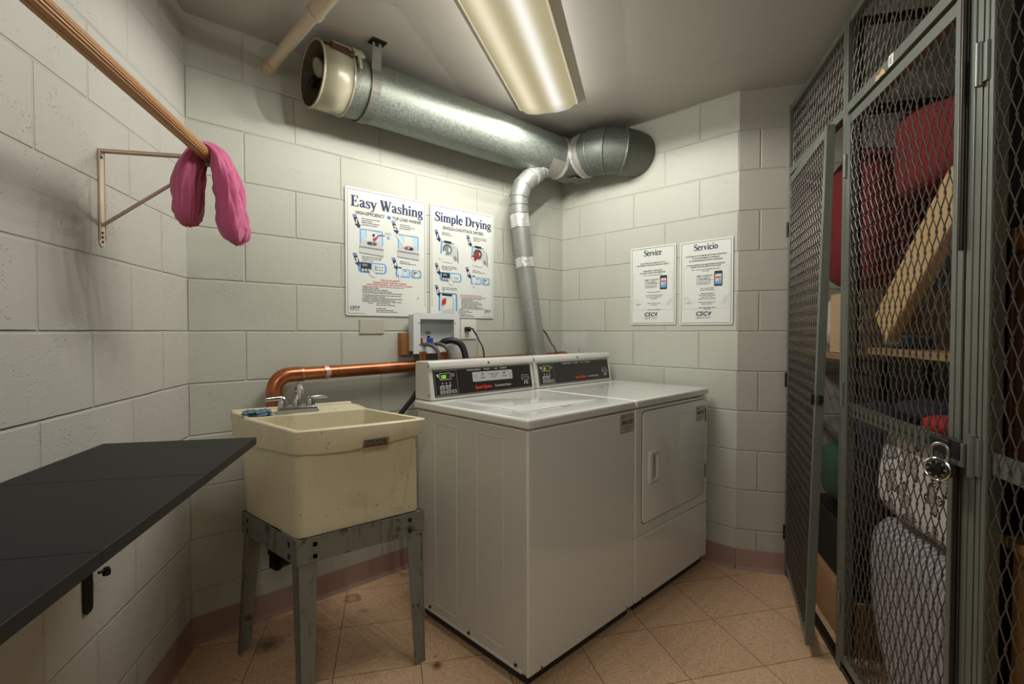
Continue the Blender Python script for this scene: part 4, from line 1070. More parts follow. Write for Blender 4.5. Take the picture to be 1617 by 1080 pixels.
# pink cloth folded over the rod's end
def cloth_pink():
    t = NT('pink_jersey'); co = t.coord(); n = t.noise(co, 9, 3); f = t.noise(t.map(co, (1, 1, 2.5)), 260, 3, .7)
    base = lin(202, 92, 136)
    c = t.mix(n, tuple(b * .84 for b in base), tuple(min(1, b * 1.12) for b in base)); c = t.mix(t.ramp(f, .55, .8, 0, .35), c, lin(228, 148, 178))
    t.set(col=c, rough=.85, nrm=t.bump(f, .35, .001)); t.b.inputs['Sheen Weight'].default_value = .3
    path = []   # (y, z, half width along rod, half thickness, s centre)
    RT = RR_ + .012
    key = [(.216, 1.520, .010, .004, .560), (.215, 1.524, .034, .014, .562), (.217, 1.542, .054, .022, .566), (.220, 1.580, .064, .026, .572), (.224, 1.625, .066, .027, .580), (.231, 1.668, .058, .022, .580),
           (.240, 1.704, .050, .016, .574), (.252, 1.727, .046, .012, .568), (RY, 1.740, .046, .011, .562), (.288, 1.731, .048, .013, .558), (.301, 1.706, .054, .020, .556),
           (.308, 1.675, .060, .026, .552), (.313, 1.635, .064, .031, .545), (.317, 1.590, .066, .032, .536), (.320, 1.545, .064, .032, .526), (.322, 1.510, .056, .028, .516), (.323, 1.488, .040, .020, .508), (.323, 1.480, .012, .006, .505)]
    Q = []
    for i in range(len(key) - 1):
        p0, p1, p2, p3 = [key[j] for j in (max(i - 1, 0), i, i + 1, min(i + 2, len(key) - 1))]
        for k in range(5):
            u = k / 5
            Q.append(tuple(.5 * (2 * b_ + (c_ - a_) * u + (2 * a_ - 5 * b_ + 4 * c_ - d_) * u * u + (3 * b_ - a_ - 3 * c_ + d_) * u ** 3) for a_, b_, c_, d_ in zip(p0, p1, p2, p3)))
    Q.append(key[-1])
    m = MB(); rs = []; N = 72; nq = len(Q)
    for i, (y, z, w, th, s0) in enumerate(Q):
        a = Q[max(i - 1, 0)]; b_ = Q[min(i + 1, nq - 1)]
        d = Vector((0, b_[0] - a[0], b_[1] - a[1])).normalized(); nrm = Vector((0, d.z, -d.y))
        ring = []
        v = i / nq
        for k in range(N):
            ang = 2 * PI * k / N; ca, sa = math.cos(ang), math.sin(ang)
            sg = 1 if sa >= 0 else -1
            q1 = mnoise.noise(Vector((ca * 3.2 + sg * 9, v * 3.0, .3))); q2 = mnoise.noise(Vector((ca * 7.5 + sg * 4 + .8 * math.sin(6 * v), v * 5.0, 2.1)))
            q3 = 1 - 2 * abs(mnoise.noise(Vector((ca * 4.6 + 1.4 * math.sin(4 * v) + sg * 17, v * 3.6, 5.0))))
            ridge = .75 * q1 + .6 * q2 + .9 * (q3 - .55)
            off = (th * .85 + .017 * ridge * min(1, w / .03)) * sg * abs(sa) ** .55
            wx = w * (ca * (1 + .16 * mnoise.noise(Vector((v * 7, sg * ca, 1)))))
            ring.append(Vector((s0, y, z)) + Vector((1, 0, 0)) * wx + nrm * off + Vector((0, 0, .010 * q1 + .004 * q2)))
        rs.append(ring)
    m.rings(rs, cap=True)
    o = m.obj('pink_cloth', t.m, M=LF, smooth=180); tag(o, 'bright pink cloth folded over the end of the wooden closet rod', 'cloth')
cloth_pink()

# ------------------------------------------------------------------ bold serif capitals and small letters for the sign titles
def arc2(cx, cy, rx, ry, a0, a1, n=14):
    return [(cx + rx * math.cos(R(a0 + (a1 - a0) * i / n)), cy + ry * math.sin(R(a0 + (a1 - a0) * i / n))) for i in range(n + 1)]
T1, T2, SH = .155, .065, .055      # thick, thin, serif height
def G(ch):
    """strokes of one glyph: ('r', x0, y0, x1, y1) bars and ('s', points, widths) brush strokes; returns (strokes, advance)"""
    def ser(x, y, w): return ('r', x - w / 2, y, x + w / 2, y + SH)
    X = .66
    if ch == 'E': return [('r', .07, 0, .07 + T1 + .02, 1), ('r', 0, 0, .60, SH + .02), ('r', 0, .93, .58, 1), ('r', .1, .48, .44, .55), ('r', .40, .38, .45, .66), ('s', [(.55, 0), (.60, .27)], [.10, .03]), ('s', [(.53, 1), (.58, .74)], [.10, .03])], .68
    if ch == 'W': return [('s', [(.10, .97), (.32, .02)], [T1 + .03] * 2), ('s', [(.32, .02), (.52, .90)], [.07] * 2), ('s', [(.46, .97), (.68, .02)], [T1 + .03] * 2), ('s', [(.68, .02), (.90, .96)], [.07] * 2), ser(.11, .945, .32), ser(.50, .945, .26), ser(.90, .945, .24)], 1.0
    if ch == 'D': return [('r', .07, 0, .07 + T1 + .02, 1), ('r', 0, 0, .35, SH), ('r', 0, 1 - SH, .35, 1), ('s', [(.30, .97)] + arc2(.34, .5, .33, .47, 80, -80) + [(.30, .03)], [.06] + [.06 + .13 * math.sin(PI * i / 14) for i in range(15)] + [.06])], .80
    if ch == 'S': return [('s', [(.52, .74), (.48, .88), (.40, .95), (.28, .965), (.16, .92), (.105, .80), (.13, .68), (.22, .60), (.34, .52), (.46, .44), (.53, .33), (.52, .19), (.44, .08), (.31, .03), (.18, .05), (.09, .13), (.05, .28)], [.03, .05, .07, .08, .10, .13, .15, .17, .18, .17, .15, .13, .10, .08, .07, .05, .03]), ('s', [(.54, 1.0), (.53, .70)], [.035, .05]), ('s', [(.035, 0), (.045, .32)], [.035, .05])], .63
    if ch == 'a': return [('s', [(.08, .50), (.12, .60), (.22, .64), (.33, .60), (.37, .50), (.37, .16), (.41, .06), (.50, .05)], [.13, .10, .06, .10, .14, .14, .11, .06]), ('s', [(.36, .39), (.22, .34), (.12, .26), (.10, .15), (.16, .06), (.26, .05), (.36, .15)], [.05, .07, .10, .13, .12, .08, .04])], .53
    if ch == 's': return [('s', [(.35, .49), (.31, .60), (.22, .635), (.12, .60), (.09, .50), (.14, .41), (.26, .33), (.35, .24), (.35, .12), (.28, .04), (.18, .03), (.09, .08), (.05, .19)], [.03, .05, .06, .09, .11, .12, .13, .12, .11, .08, .06, .05, .03]), ('s', [(.37, .66), (.365, .46)], [.03, .04]), ('s', [(.035, 0), (.04, .22)], [.03, .04])], .44
    if ch == 'y': return [('s', [(.10, .64), (.29, .08)], [T1] * 2), ('s', [(.48, .64), (.26, -.06), (.20, -.20), (.11, -.24), (.05, -.19)], [.06, .08, .07, .07, .11]), ser(.11, X - SH, .27), ser(.47, X - SH, .22)], .56
    if ch == 'h': return [('r', .06, 0, .06 + T1, 1), ('r', 0, .95, .15, 1), ser(.14, 0, .28), ('s', [(.19, .46), (.28, .60), (.38, .62), (.46, .54), (.47, .40), (.47, .03)], [.05, .08, .10, .13, .145, .145]), ser(.47, 0, .27)], .62
    if ch == 'i': return [('r', .06, 0, .06 + T1, X), ('r', 0, X - SH, .15, X), ser(.14, 0, .28), ('s', arc2(.135, .87, .045, .045, 0, 360, 10), [.09] * 11)], .30
    if ch == 'n': return [('r', .06, 0, .06 + T1, X), ('r', 0, X - SH, .15, X), ser(.14, 0, .28), ('s', [(.19, .46), (.28, .60), (.38, .62), (.46, .54), (.47, .40), (.47, .03)], [.05, .08, .10, .13, .145, .145]), ser(.47, 0, .27)], .62
    if ch == 'm': return [('r', .06, 0, .06 + T1, X), ('r', 0, X - SH, .15, X), ser(.14, 0, .27), ('s', [(.19, .46), (.28, .60), (.36, .62), (.43, .54), (.44, .40), (.44, .03)], [.05, .08, .10, .13, .145, .145]), ser(.44, 0, .25), ('s', [(.49, .46), (.58, .60), (.66, .62), (.73, .54), (.74, .40), (.74, .03)], [.05, .08, .10, .13, .145, .145]), ser(.74, 0, .26)], .89
    if ch == 'p': return [('r', .06, -.26, .06 + T1, X), ('r', 0, X - SH, .15, X), ('r', 0, -.27, .28, -.27 + SH), ('s', [(.19, .50)] + arc2(.29, .33, .19, .30, 105, -105, 12) + [(.19, .12)], [.04] + [.05 + .10 * math.sin(PI * i / 12) for i in range(13)] + [.04])], .58
    if ch == 'l': return [('r', .06, 0, .06 + T1, 1), ('r', 0, .95, .15, 1), ser(.14, 0, .28)], .30
    if ch == 'e': return [('r', .12, .34, .44, .39), ('s', [(.43, .36)] + arc2(.26, .33, .185, .30, 10, 325, 16), [.10] + [.09 + .06 * math.sin(PI * i / 16) for i in range(16)] + [.03])], .51
    if ch == 'r': return [('r', .06, 0, .06 + T1, X), ('r', 0, X - SH, .15, X), ser(.15, 0, .30), ('s', [(.19, .42), (.25, .56), (.34, .61), (.41, .55)], [.05, .07, .08, .13])], .46
    if ch == 'v': return [('s', [(.10, .64), (.29, .03)], [T1] * 2), ('s', [(.28, .03), (.47, .64)], [.06] * 2), ser(.11, X - SH, .27), ser(.47, X - SH, .22)], .56
    if ch == 'c': return [('s', [(.40, .50), (.36, .60)] + arc2(.26, .33, .185, .30, 70, 325, 14), [.12, .08] + [.07 + .08 * math.sin(PI * i / 14) for i in range(14)] + [.03])], .48
    if ch == 'o': return [('s', arc2(.27, .33, .19, .30, 90, 450, 24), [.07 + .08 * abs(math.sin(2 * PI * i / 24)) for i in range(25)])], .56
    if ch == 'g': return [('s', arc2(.24, .43, .15, .19, 90, 450, 20), [.06 + .07 * abs(math.sin(2 * PI * i / 20)) for i in range(21)]), ('s', [(.34, .56), (.42, .63), (.48, .60)], [.05, .06, .09]), ('s', [(.14, .27), (.10, .18), (.15, .10), (.30, .08), (.43, .03), (.44, -.10), (.34, -.20), (.20, -.21), (.08, -.16), (.05, -.06), (.14, .04)], [.05, .08, .11, .13, .12, .10, .08, .07, .08, .08, .05])], .53
    return [], .30
def serif_title(s, h, width, parent, at, mat, name='title_lettering', z=.0027):
    adv = [G(ch)[1] for ch in s]; tot = sum(adv); k = h; kx = width / tot
    m = MB(); x = -tot / 2; lay = 0
    for ch, a in zip(s, adv):
        for st in G(ch)[0]:
            lay += 1; zz = z + 2e-6 * (lay % 7)
            def P(px, py): return (at[0] + (x + px) * kx, at[1] + py * k, zz)
            if st[0] == 'r':
                _, x0, y0, x1, y1 = st; x0 -= .012; x1 += .012; m.poly([P(x0, y0), P(x1, y0), P(x1, y1), P(x0, y1)])
            else:
                pts, ws = st[1], st[2]; n = len(pts); Lf, Rt = [], []
                for i in range(n):
                    a_, b_ = pts[max(i - 1, 0)], pts[min(i + 1, n - 1)]
                    d = Vector((b_[0] - a_[0], b_[1] - a_[1]))
                    if d.length < 1e-6: d = Vector((1, 0))
                    d.normalize(); nn = Vector((-d.y, d.x)) * (ws[i] * 1.12 + .022) / 2
                    Lf.append((pts[i][0] + nn.x, pts[i][1] + nn.y)); Rt.append((pts[i][0] - nn.x, pts[i][1] - nn.y))
                for i in range(n - 1): m.poly([P(*Rt[i]), P(*Rt[i + 1]), P(*Lf[i + 1]), P(*Lf[i])])
        x += a
    # every stroke must face the reader
    m.b.normal_update()
    for f in m.b.faces:
        if f.normal.z < 0: f.normal_flip()
    me = bpy.data.meshes.new(name); m.b.to_mesh(me); m.b.free(); me.materials.append(mat)
    o = bpy.data.objects.new(name, me); C.objects.link(o); o.parent = parent; return o

def sign_board(name, label, x, z, w, h, M, group=None, r=.010):
    t_ = thing(name, label, 'sign', M @ Matrix.Translation((x, z, .004)), group)
    m = MB(); rplate(m, 0, 0, w, h, r, -.0005, .0022); bd = m.obj('board', M_board, t_, bevel=.0006); return t_, bd
Z0 = .0026
def border(parent, w, h, ins=.010, r=.006, gap=None, mat=None, th=.0016):
    m = MB()
    if gap is None: outline(m, rrect(ins, ins, w - ins, h - ins, r), th, Z0)
    else:
        (gx0, gx1, gy) = gap
        for (a, b_, c, d) in ((ins, ins if gx0 > ins else gy, ins + th, h - ins), (w - ins - th, ins if gx1 < w - ins else gy, w - ins, h - ins), (ins, h - ins - th, w - ins, h - ins)): quadr(m, a, b_, c, d, Z0)
        if gx0 > ins: quadr(m, ins, ins, gx0, ins + th, Z0)
        if gx1 < w - ins: quadr(m, gx1, ins, w - ins, ins + th, Z0)
    o = m.obj('border_line', mat or M_ink, parent)
    return o
def csc_logo(parent, cx, cy, size, service=True):
    """heavy slanted letters, a little pinwheel of blue facets, and the thin line of small type below"""
    P = [text('CSC', size, M_ink, parent, (cx - size * .32, cy), bold=size * .035, z=Z0, shear=.25, sx=1.15)]
    m = MB(); x, y, k = cx + size * 1.08, cy + size * .36, size * .40
    for (a, b_, c_) in (((-.9, .25), (.15, .05), (.1, .75)), ((.15, .05), (1.0, .95), (.2, .75))): m.poly([(x + p[0] * k, y + p[1] * k, Z0) for p in (a, b_, c_)])
    P.append(m.obj('x', M_blue, parent))
    m = MB()
    for (a, b_, c_) in (((.15, .0), (1.0, .9), (.9, -.1)), ((.1, -.02), (.85, -.2), (.25, -1.0)), ((-.55, -.15), (.05, 0), (.1, -.9))): m.poly([(x + p[0] * k, y + p[1] * k, Z0) for p in (a, b_, c_)])
    P.append(m.obj('x', M_navy, parent))
    if service:
        m = MB(); quadr(m, cx - size * 1.42, cy - size * .20, cx + size * 1.5, cy - size * .16, Z0); P.append(m.obj('x', M_grey_ink, parent))
        P.append(text('SERVICE', size * .40, M_ink, parent, (cx - size * .62, cy - size * .58), z=Z0, shear=.2, sx=.88))
        P.append(text('WORKS', size * .40, M_grey_ink, parent, (cx + size * .72, cy - size * .58), z=Z0, shear=.2, sx=.88))
    return join_meshes('maker_logo', P)

# ---- the two illustrated instruction posters on the back wall
MW = panel_frame((0, 0, 0), 0)
PW, PH = .444, .606
def step_arrow(parent, x, y, n, s=1.0, tilt=.35):
    """leaning navy arrow with the step number"""
    def q(a, b_): return (x + (a * math.cos(tilt) - b_ * math.sin(tilt) * -1) * .0 + a * s + b_ * -tilt * s, y + b_ * s, Z0)
    m = MB(); m.poly([q(-.010, .026), q(.010, .028), q(.011, -.008), q(-.008, -.008)]); m.poly([q(-.016, -.007), q(.018, -.007), q(.002, -.026)])
    P = [m.obj('x', M_navy, parent)]
    m = MB(); m.poly([q(-.010, .027), q(.010, .029), q(.010, .040), q(-.011, .037)]); P.append(m.obj('x', plain('lilac_print', lin(126, 124, 168), .6), parent))
    P.append(text(str(n), .030 * s, M_board, parent, (x - .002 * s, y - .004), bold=.0012, z=Z0 + .0004, rot=-.0))
    return join_meshes('step_arrow', P)
def lines(parent, x, y, txts, size=.0066, mat=None, align='LEFT', gap=1.25, name='caption_text', sx=.86, bold=None):
    bold = (.0004 if name == 'intro_text' else .00025) if bold is None else bold
    P = []
    for i, s in enumerate(txts): P.append(text(s, size, mat or M_ink, parent, (x, y - i * size * gap), align=align, z=Z0, sx=sx, bold=bold))
    return join_meshes(name, P)
def ell(m, cx, cy, rx, ry, z, n=18, a0=0, a1=360): m.poly([(cx + rx * math.cos(R(a0 + (a1 - a0) * i / n)), cy + ry * math.sin(R(a0 + (a1 - a0) * i / n)), z) for i in range(n if a1 - a0 == 360 else n + 1)])
def ill(parent, pieces, label=None):
    P = []
    for k, (mat, fn) in enumerate(pieces):
        m = MB(); fn(m, Z0 + .00012 * k)
        m.b.normal_update()
        for f in m.b.faces:
            if f.normal.z < 0: f.normal_flip()
        me = bpy.data.meshes.new('x'); m.b.to_mesh(me); m.b.free(); me.materials.append(mat); o = bpy.data.objects.new('x', me); C.objects.link(o); o.parent = parent; P.append(o)
    r = join_meshes('illustration', P)
    if label: lab(r, label)
    return r
def PL(m, pts, z): m.poly([(a, b_, z) for a, b_ in pts])
def washer_ill(parent, ox, oy, k, kind):
    def p(a, b_): return (ox + a * k, oy + b_ * k)
    pc = [(M_pale_blue, lambda m, z: rplate2(m, *p(.0, .32), *p(1.02, .98), .06 * k, z)),
          (M_blue, lambda m, z: outline(m, rrect(*p(.0, .32), *p(1.02, .98), .06 * k), .045 * k, z)),
          (M_board, lambda m, z: PL(m, [p(.16, .38), p(.86, .38), p(.80, .62), p(.22, .62)], z)),
          (M_board, lambda m, z: PL(m, [p(.30, .52), p(.74, .50), p(.76, .93), p(.28, .95)], z)),
          (M_grey_ink, lambda m, z: outline(m, [p(.30, .52), p(.74, .50), p(.76, .93), p(.28, .95)], .008 * k, z)),
          (M_lt_grey, lambda m, z: PL(m, [p(-.03, .28), p(1.05, .24), p(.90, .54), p(.16, .56)], z)),
          (M_md_grey, lambda m, z: PL(m, [p(-.03, .21), p(1.05, .17), p(1.05, .24), p(-.03, .28)], z)),
          (M_lt_grey, lambda m, z: PL(m, [p(-.03, .0), p(1.05, -.06), p(1.05, .17), p(-.03, .21)], z)),
          (M_grey_ink, lambda m, z: PL(m, [p(-.03, -.01), p(1.05, -.07), p(1.05, -.04), p(-.03, .02)], z)),
          (M_md_grey, lambda m, z: ell(m, *p(.52, .42), .24 * k, .085 * k, z))]
    if kind == 1:
        pc += [(M_ink, lambda m, z: ell(m, *p(.42, .42), .10 * k, .055 * k, z)), (plain('maroon_print', lin(120, 66, 66), .6), lambda m, z: ell(m, *p(.64, .41), .09 * k, .055 * k, z)),
               (M_red_ink, lambda m, z: (PL(m, [p(1.12, .83), p(1.12, .80), p(.86, .78), p(.70, .62), p(.64, .66), p(.84, .83)], z), PL(m, [p(.55, .66), p(.62, .50), p(.76, .64)], z))),
               (M_navy, lambda m, z: PL(m, [p(.53, .80), p(.66, .84), p(.64, .72), p(.58, .70)], z))]
    else:
        pc += [(M_red_ink, lambda m, z: ell(m, *p(.40, .41), .10 * k, .06 * k, z)), (M_navy, lambda m, z: ell(m, *p(.64, .40), .12 * k, .065 * k, z)), (M_board, lambda m, z: ell(m, *p(.52, .43), .035 * k, .03 * k, z)),
               (M_board, lambda m, z: PL(m, [p(-.12, .92), p(-.02, .98), p(.38, .48), p(.30, .42)], z))]
    ill(parent, pc)
def rplate2(m, x0, y0, x1, y1, r, z): m.poly([(x, y, z) for x, y in rrect(x0, y0, x1, y1, r)])
def panel_ill(parent, ox, oy, w, h, dots):
    def p(a, b_): return (ox + a * w, oy + b_ * h)
    def dotsf(m, z):
        for i in range(3):
            for j in range(dots): ell(m, *p(.67 + .085 * i, .62 - .26 * j if dots > 1 else .5), .022 * w, .022 * w, z, 10)
    ill(parent, [(M_blue, lambda m, z: rplate2(m, *p(0, 0), *p(1, 1), .12 * w, z)), (M_pale_blue, lambda m, z: rplate2(m, *p(.06, .10), *p(.94, .90), .08 * w, z)),
                 (M_ink, lambda m, z: PL(m, [p(.08, .12), p(.46, .06), p(.46, .92), p(.08, .95)], z)),
                 (M_lt_grey, lambda m, z: [PL(m, [p(.12 + .11 * i, .15), p(.20 + .11 * i, .15), p(.20 + .11 * i, .38), p(.12 + .11 * i, .38)], z) for i in range(3)]),
                 (M_md_grey, lambda m, z: PL(m, [p(.14, .62), p(.32, .60), p(.32, .82), p(.14, .84)], z)),
                 (M_board, lambda m, z: PL(m, [p(.58, .14), p(.92, .14), p(.92, .84), p(.58, .84)], z)), (M_navy, dotsf), (M_ink, lambda m, z: PL(m, [p(.60, .30), p(.625, .30), p(.625, .74), p(.60, .74)], z) if dots > 1 else PL(m, [p(.66, .34), p(.84, .34), p(.84, .38), p(.66, .38)], z)),
                 (M_board, lambda m, z: PL(m, [p(.40, .34), p(.46, .36), p(.66, -.10), p(.56, -.42), p(.38, -.16)], z)), (M_grey_ink, lambda m, z: outline(m, [p(.38, -.16), p(.56, -.42), p(.66, -.10), p(.46, .36), p(.40, .34)], .0012, z))])
def pay_ill(parent, ox, oy, w, h):
    def p(a, b_): return (ox + a * w, oy + b_ * h)
    ill(parent, [(M_blue, lambda m, z: rplate2(m, *p(0, .05), *p(.56, .88), .06 * w, z)), (M_blue, lambda m, z: rplate2(m, *p(.60, .05), *p(1, .88), .08 * w, z)), (M_pale_blue, lambda m, z: PL(m, [p(.06, .18), p(.52, .14), p(.52, .78), p(.06, .78)], z)),
                 (M_board, lambda m, z: PL(m, [p(.08, .22), p(.24, .22), p(.24, 1.12), p(.08, 1.12)], z)), (M_ink, lambda m, z: PL(m, [p(.09, .90), p(.22, .90), p(.22, 1.04), p(.09, 1.04)], z)),
                 (M_board, lambda m, z: PL(m, [p(.30, .20), p(.52, .72), p(.32, .76)], z)), (M_grey_ink, lambda m, z: PL(m, [p(.32, .62), p(.42, .62), p(.42, .72), p(.32, .72)], z)),
                 (M_lt_grey, lambda m, z: ell(m, *p(.80, .48), .17 * w, .36 * h, z)), (M_md_grey, lambda m, z: ell(m, *p(.76, .52), .09 * w, .16 * h, z)), (M_board, lambda m, z: ell(m, *p(.82, .42), .08 * w, .14 * h, z)), (M_ink, lambda m, z: PL(m, [p(.70, .62), p(.80, .66), p(.80, .58), p(.70, .56)], z)),
                 (M_board, lambda m, z: PL(m, [p(.10, -.32), p(.20, -.32), p(.19, .40), p(.12, .40)], z)), (M_grey_ink, lambda m, z: outline(m, [p(.10, -.32), p(.20, -.32), p(.19, .40), p(.12, .40)], .0010, z))])
def dryer_ill(parent, ox, oy, k, full):
    def p(a, b_): return (ox + a * k, oy + b_ * k)
    drum = plain('maroon_print', lin(120, 66, 66), .6) if full else M_md_grey
    pc = [(M_blue, lambda m, z: PL(m, [p(0, .38), p(.04, 1.02), p(.80, .98), p(.84, .60), p(.78, .60), p(.76, .92), p(.10, .96), p(.08, .38)], z)),
          (M_lt_grey, lambda m, z: PL(m, [p(.10, .05), p(.76, .0), p(.80, .90), p(.10, .95)], z)), (M_board, lambda m, z: PL(m, [p(.12, .02), p(.72, -.03), p(.74, .30), p(.12, .32)], z)), (M_grey_ink, lambda m, z: PL(m, [p(.12, .01), p(.72, -.04), p(.72, -.02), p(.12, .03)], z)),
          (M_ink, lambda m, z: PL(m, [p(.24, .93), p(.62, .91), p(.66, 1.03), p(.22, 1.05)], z)), (M_ink, lambda m, z: ell(m, *p(.42, .62), .27 * k, .255 * k, z, 24)), (drum, lambda m, z: ell(m, *p(.42, .60), .24 * k, .225 * k, z, 24)),
          (M_lt_grey if not full else M_red_ink, lambda m, z: ell(m, *p(.53, .62), .07 * k, .12 * k, z)), (M_board, lambda m, z: ell(m, *p(.54, .64), .035 * k, .07 * k, z)),
          (M_lt_grey, lambda m, z: ell(m, *p(.90, .52), .13 * k, .34 * k, z, 22)), (M_md_grey, lambda m, z: PL(m, [p(.76, .26), p(.92, .10), p(1.0, .20), p(.86, .38)], z)), (M_grey_ink, lambda m, z: PL(m, [p(1.0, .80), p(1.06, .55), p(1.08, .0), p(1.02, .08), p(1.0, .5)], z))]
    if full: pc += [(M_red_ink, lambda m, z: (ell(m, *p(.16, .44), .17 * k, .11 * k, z), PL(m, [p(.10, .46), p(.34, .50), p(.34, .34), p(.22, .22), p(.18, .34)], z))), (M_board, lambda m, z: ell(m, *p(.10, .40), .08 * k, .06 * k, z))]
    else: pc += [(M_board, lambda m, z: PL(m, [p(-.10, .22), p(.24, .56), p(.34, .52), p(.20, .24), p(.0, .10)], z))]
    ill(parent, pc)
EN1 = ['• LAUNDERING ITEMS CONTAINING COOKING OIL, FLAMMABLES, GASOLINE OR ANY OTHER', '   FLAMMABLE MATERIALS OR FUMES', '• REACHING INTO THE WASHER WHILE IT IS OPERATING', '• ALLOWING CHILDREN TO PLAY ON OR AROUND THE WASHER', '• OVERLOADING THE WASHER MAY DAMAGE YOUR CLOTHES AS WELL AS THE MACHINE']
ES1 = ['• NO LAVE PRENDAS QUE CONTENGAN ACEITE DE COCINA, COMBUSTIBLE, GASOLINA', '   O CUALQUIER OTRO MATERIAL O GAS FLAMABLE', '• NO INTRODUZCA LAS MANOS EN LA LAVADORA MIENTRAS ESTE EN FUNCIONAMIENTO', '• NO DEJE QUE LOS NIÑOS JUEGUEN EN O ALREDEDOR DE LA LAVADORA', '• SOBRECARGAR LA LAVADORA PUEDE DAÑAR SUS PRENDAS Y TAMBIEN LA LAVADORA']
FOOT = ['use the CSC Service Request App', 'visit www.cscsw.com or call 1-877-264-6622', '', 'Para solicitar servicio:', 'utilice la aplicación CSC Service Request', 'visite www.cscsw.com o llame al 1-877-264-6622']

p1, b1 = sign_board('instruction_poster', 'white poster titled Easy Washing with pictures of a top load washer', .630, 1.295, PW, PH, MW, 'white instruction posters on the back wall')
border(b1, PW, PH, gap=(.095, PW - .01, .055))
serif_title('Easy Washing', .052, .395, b1, (PW / 2 + .004, .516), M_navy)
P = [text('HIGH-EFFICIENCY', .0225, M_ink, b1, (.127, .482), z=Z0, sx=.84, bold=.0006), text('TOP LOAD WASHER', .0225, M_ink, b1, (.328, .482), z=Z0, sx=.80, bold=.0006)]
m = MB(); ell(m, .2265, .489, .012, .010, Z0); P.append(m.obj('x', M_blue, b1)); P.append(text('HE', .011, M_navy, b1, (.2265, .485), z=Z0 + .0003, bold=.0003)); join_meshes('subtitle_lettering', P)
for (x, y, n) in ((.058, .440, 1), (.262, .438, 2), (.058, .258, 3), (.262, .256, 4)): step_arrow(b1, x, y, n)
lines(b1, .082, .462, ['ADD manufacturers recommended', 'amount of detergent', 'AÑADIR la cantidad de detergente', 'recomendada por el fabricante'], .0076)
lines(b1, .286, .462, ['LOAD clothes loosely', 'COLOQUE las prendas de ropa', 'que no estén apretadas'], .0076)
lines(b1, .082, .282, ['SELECT desired cycle and water condition', 'SELECCIONE el ciclo de lavado deseado', 'y condición de máquina'], .0072); lines(b1, .286, .276, ['INSERT coins or card', 'INTRODUZCA la tarjeta o monedas'], .0072)
washer_ill(b1, .072, .300, .118, 1); washer_ill(b1, .275, .300, .118, 2)
P = [text('POD', .016, M_grey_ink, b1, (.222, .402), z=Z0, bold=.0003)]; m = MB(); ell(m, .222, .388, .009, .009, Z0); P.append(m.obj('x', M_blue, b1)); m = MB(); m.poly([(.217, .385, Z0 + .0002), (.227, .393, Z0 + .0002), (.224, .384, Z0 + .0002)]); P.append(m.obj('x', M_board, b1)); join_meshes('detergent_pod_symbol', P)
panel_ill(b1, .062, .206, .150, .052, 2); pay_ill(b1, .262, .196, .150, .052)
P = [text('FOR YOUR SAFETY', .0125, M_red_ink, b1, (PW / 2 + .01, .172), bold=.0003, z=Z0), text('PLEASE AVOID THE FOLLOWING', .0125, M_red_ink, b1, (PW / 2 + .01, .160), bold=.0003, z=Z0), text('POR SU PROPIA SEGURIDAD, POR FAVOR EVITE LO SIGUIENTE', .0090, M_red_ink, b1, (PW / 2 + .01, .150), bold=.0003, z=Z0)]
s_ = join_meshes('safety_heading', P)
lines(b1, .080, .141, EN1[:1], .0062, M_red_ink, name='warning_text'); lines(b1, .080, .133, EN1[1:], .0062); lines(b1, .080, .099, ES1, .0062)
lines(b1, .112, .060, ['For service:'], .0066); lines(b1, .155, .060, FOOT, .0066)
csc_logo(b1, .046, .033, .024, True)
for c_ in [c_ for c_ in b1.children if c_.name.startswith('maker_logo')]: c_.scale = (.72, .72, 1); c_.location = (.010, .010, 0)
m = MB(); ell(m, .392, .098, .0035, .0035, Z0); ell(m, .384, .090, .002, .003, Z0); m.obj('rust_fleck', plain('rust_brown', lin(120, 84, 40), .7), b1)

p2, b2 = sign_board('instruction_poster', 'white poster titled Simple Drying with pictures of open dryers', 1.097, 1.295, PW - .004, PH, MW, 'white instruction posters on the back wall')
border(b2, PW - .004, PH, gap=(.01, .355, .055))
serif_title('Simple Drying', .050, .392, b2, (PW / 2 + .004, .516), M_navy)
t_ = text('SINGLE-LOAD/STACK DRYERS', .0225, M_ink, b2, (PW / 2, .478), z=Z0, sx=.93, bold=.0006, name='subtitle_lettering')
for (x, y, n) in ((.050, .430, 1), (.262, .428, 2), (.050, .252, 3), (.256, .248, 4), (.050, .135, 5)): step_arrow(b2, x, y, n)
lines(b2, .074, .456, ['CLEAN the lint filter', 'LIMPIE el filtro de pelusas'], .0074); lines(b2, .288, .456, ['LOAD clothes loosely to load the dryer', 'COLOQUE la ropa floja en la secadora', 'sin apretar la carga'], .0070)
lines(b2, .074, .276, ['SELECT desired cycle and temperature', 'SELECCIONE el ciclo de secado deseado', 'y la condición de máquina'], .0070); lines(b2, .284, .268, ['INSERT coins or card', 'INTRODUZCA la tarjeta o monedas'], .0070); lines(b2, .074, .160, ['START the dryer by pressing the button', 'OPRIMA el botón para empezar a secar', 'la ropa'], .0072)
dryer_ill(b2, .064, .300, .112, False); dryer_ill(b2, .275, .296, .112, True)
panel_ill(b2, .060, .196, .146, .050, 1); pay_ill(b2, .270, .190, .140, .050)
def dj(a, b_): return (.052 + a * .125, .015 + b_ * .120)
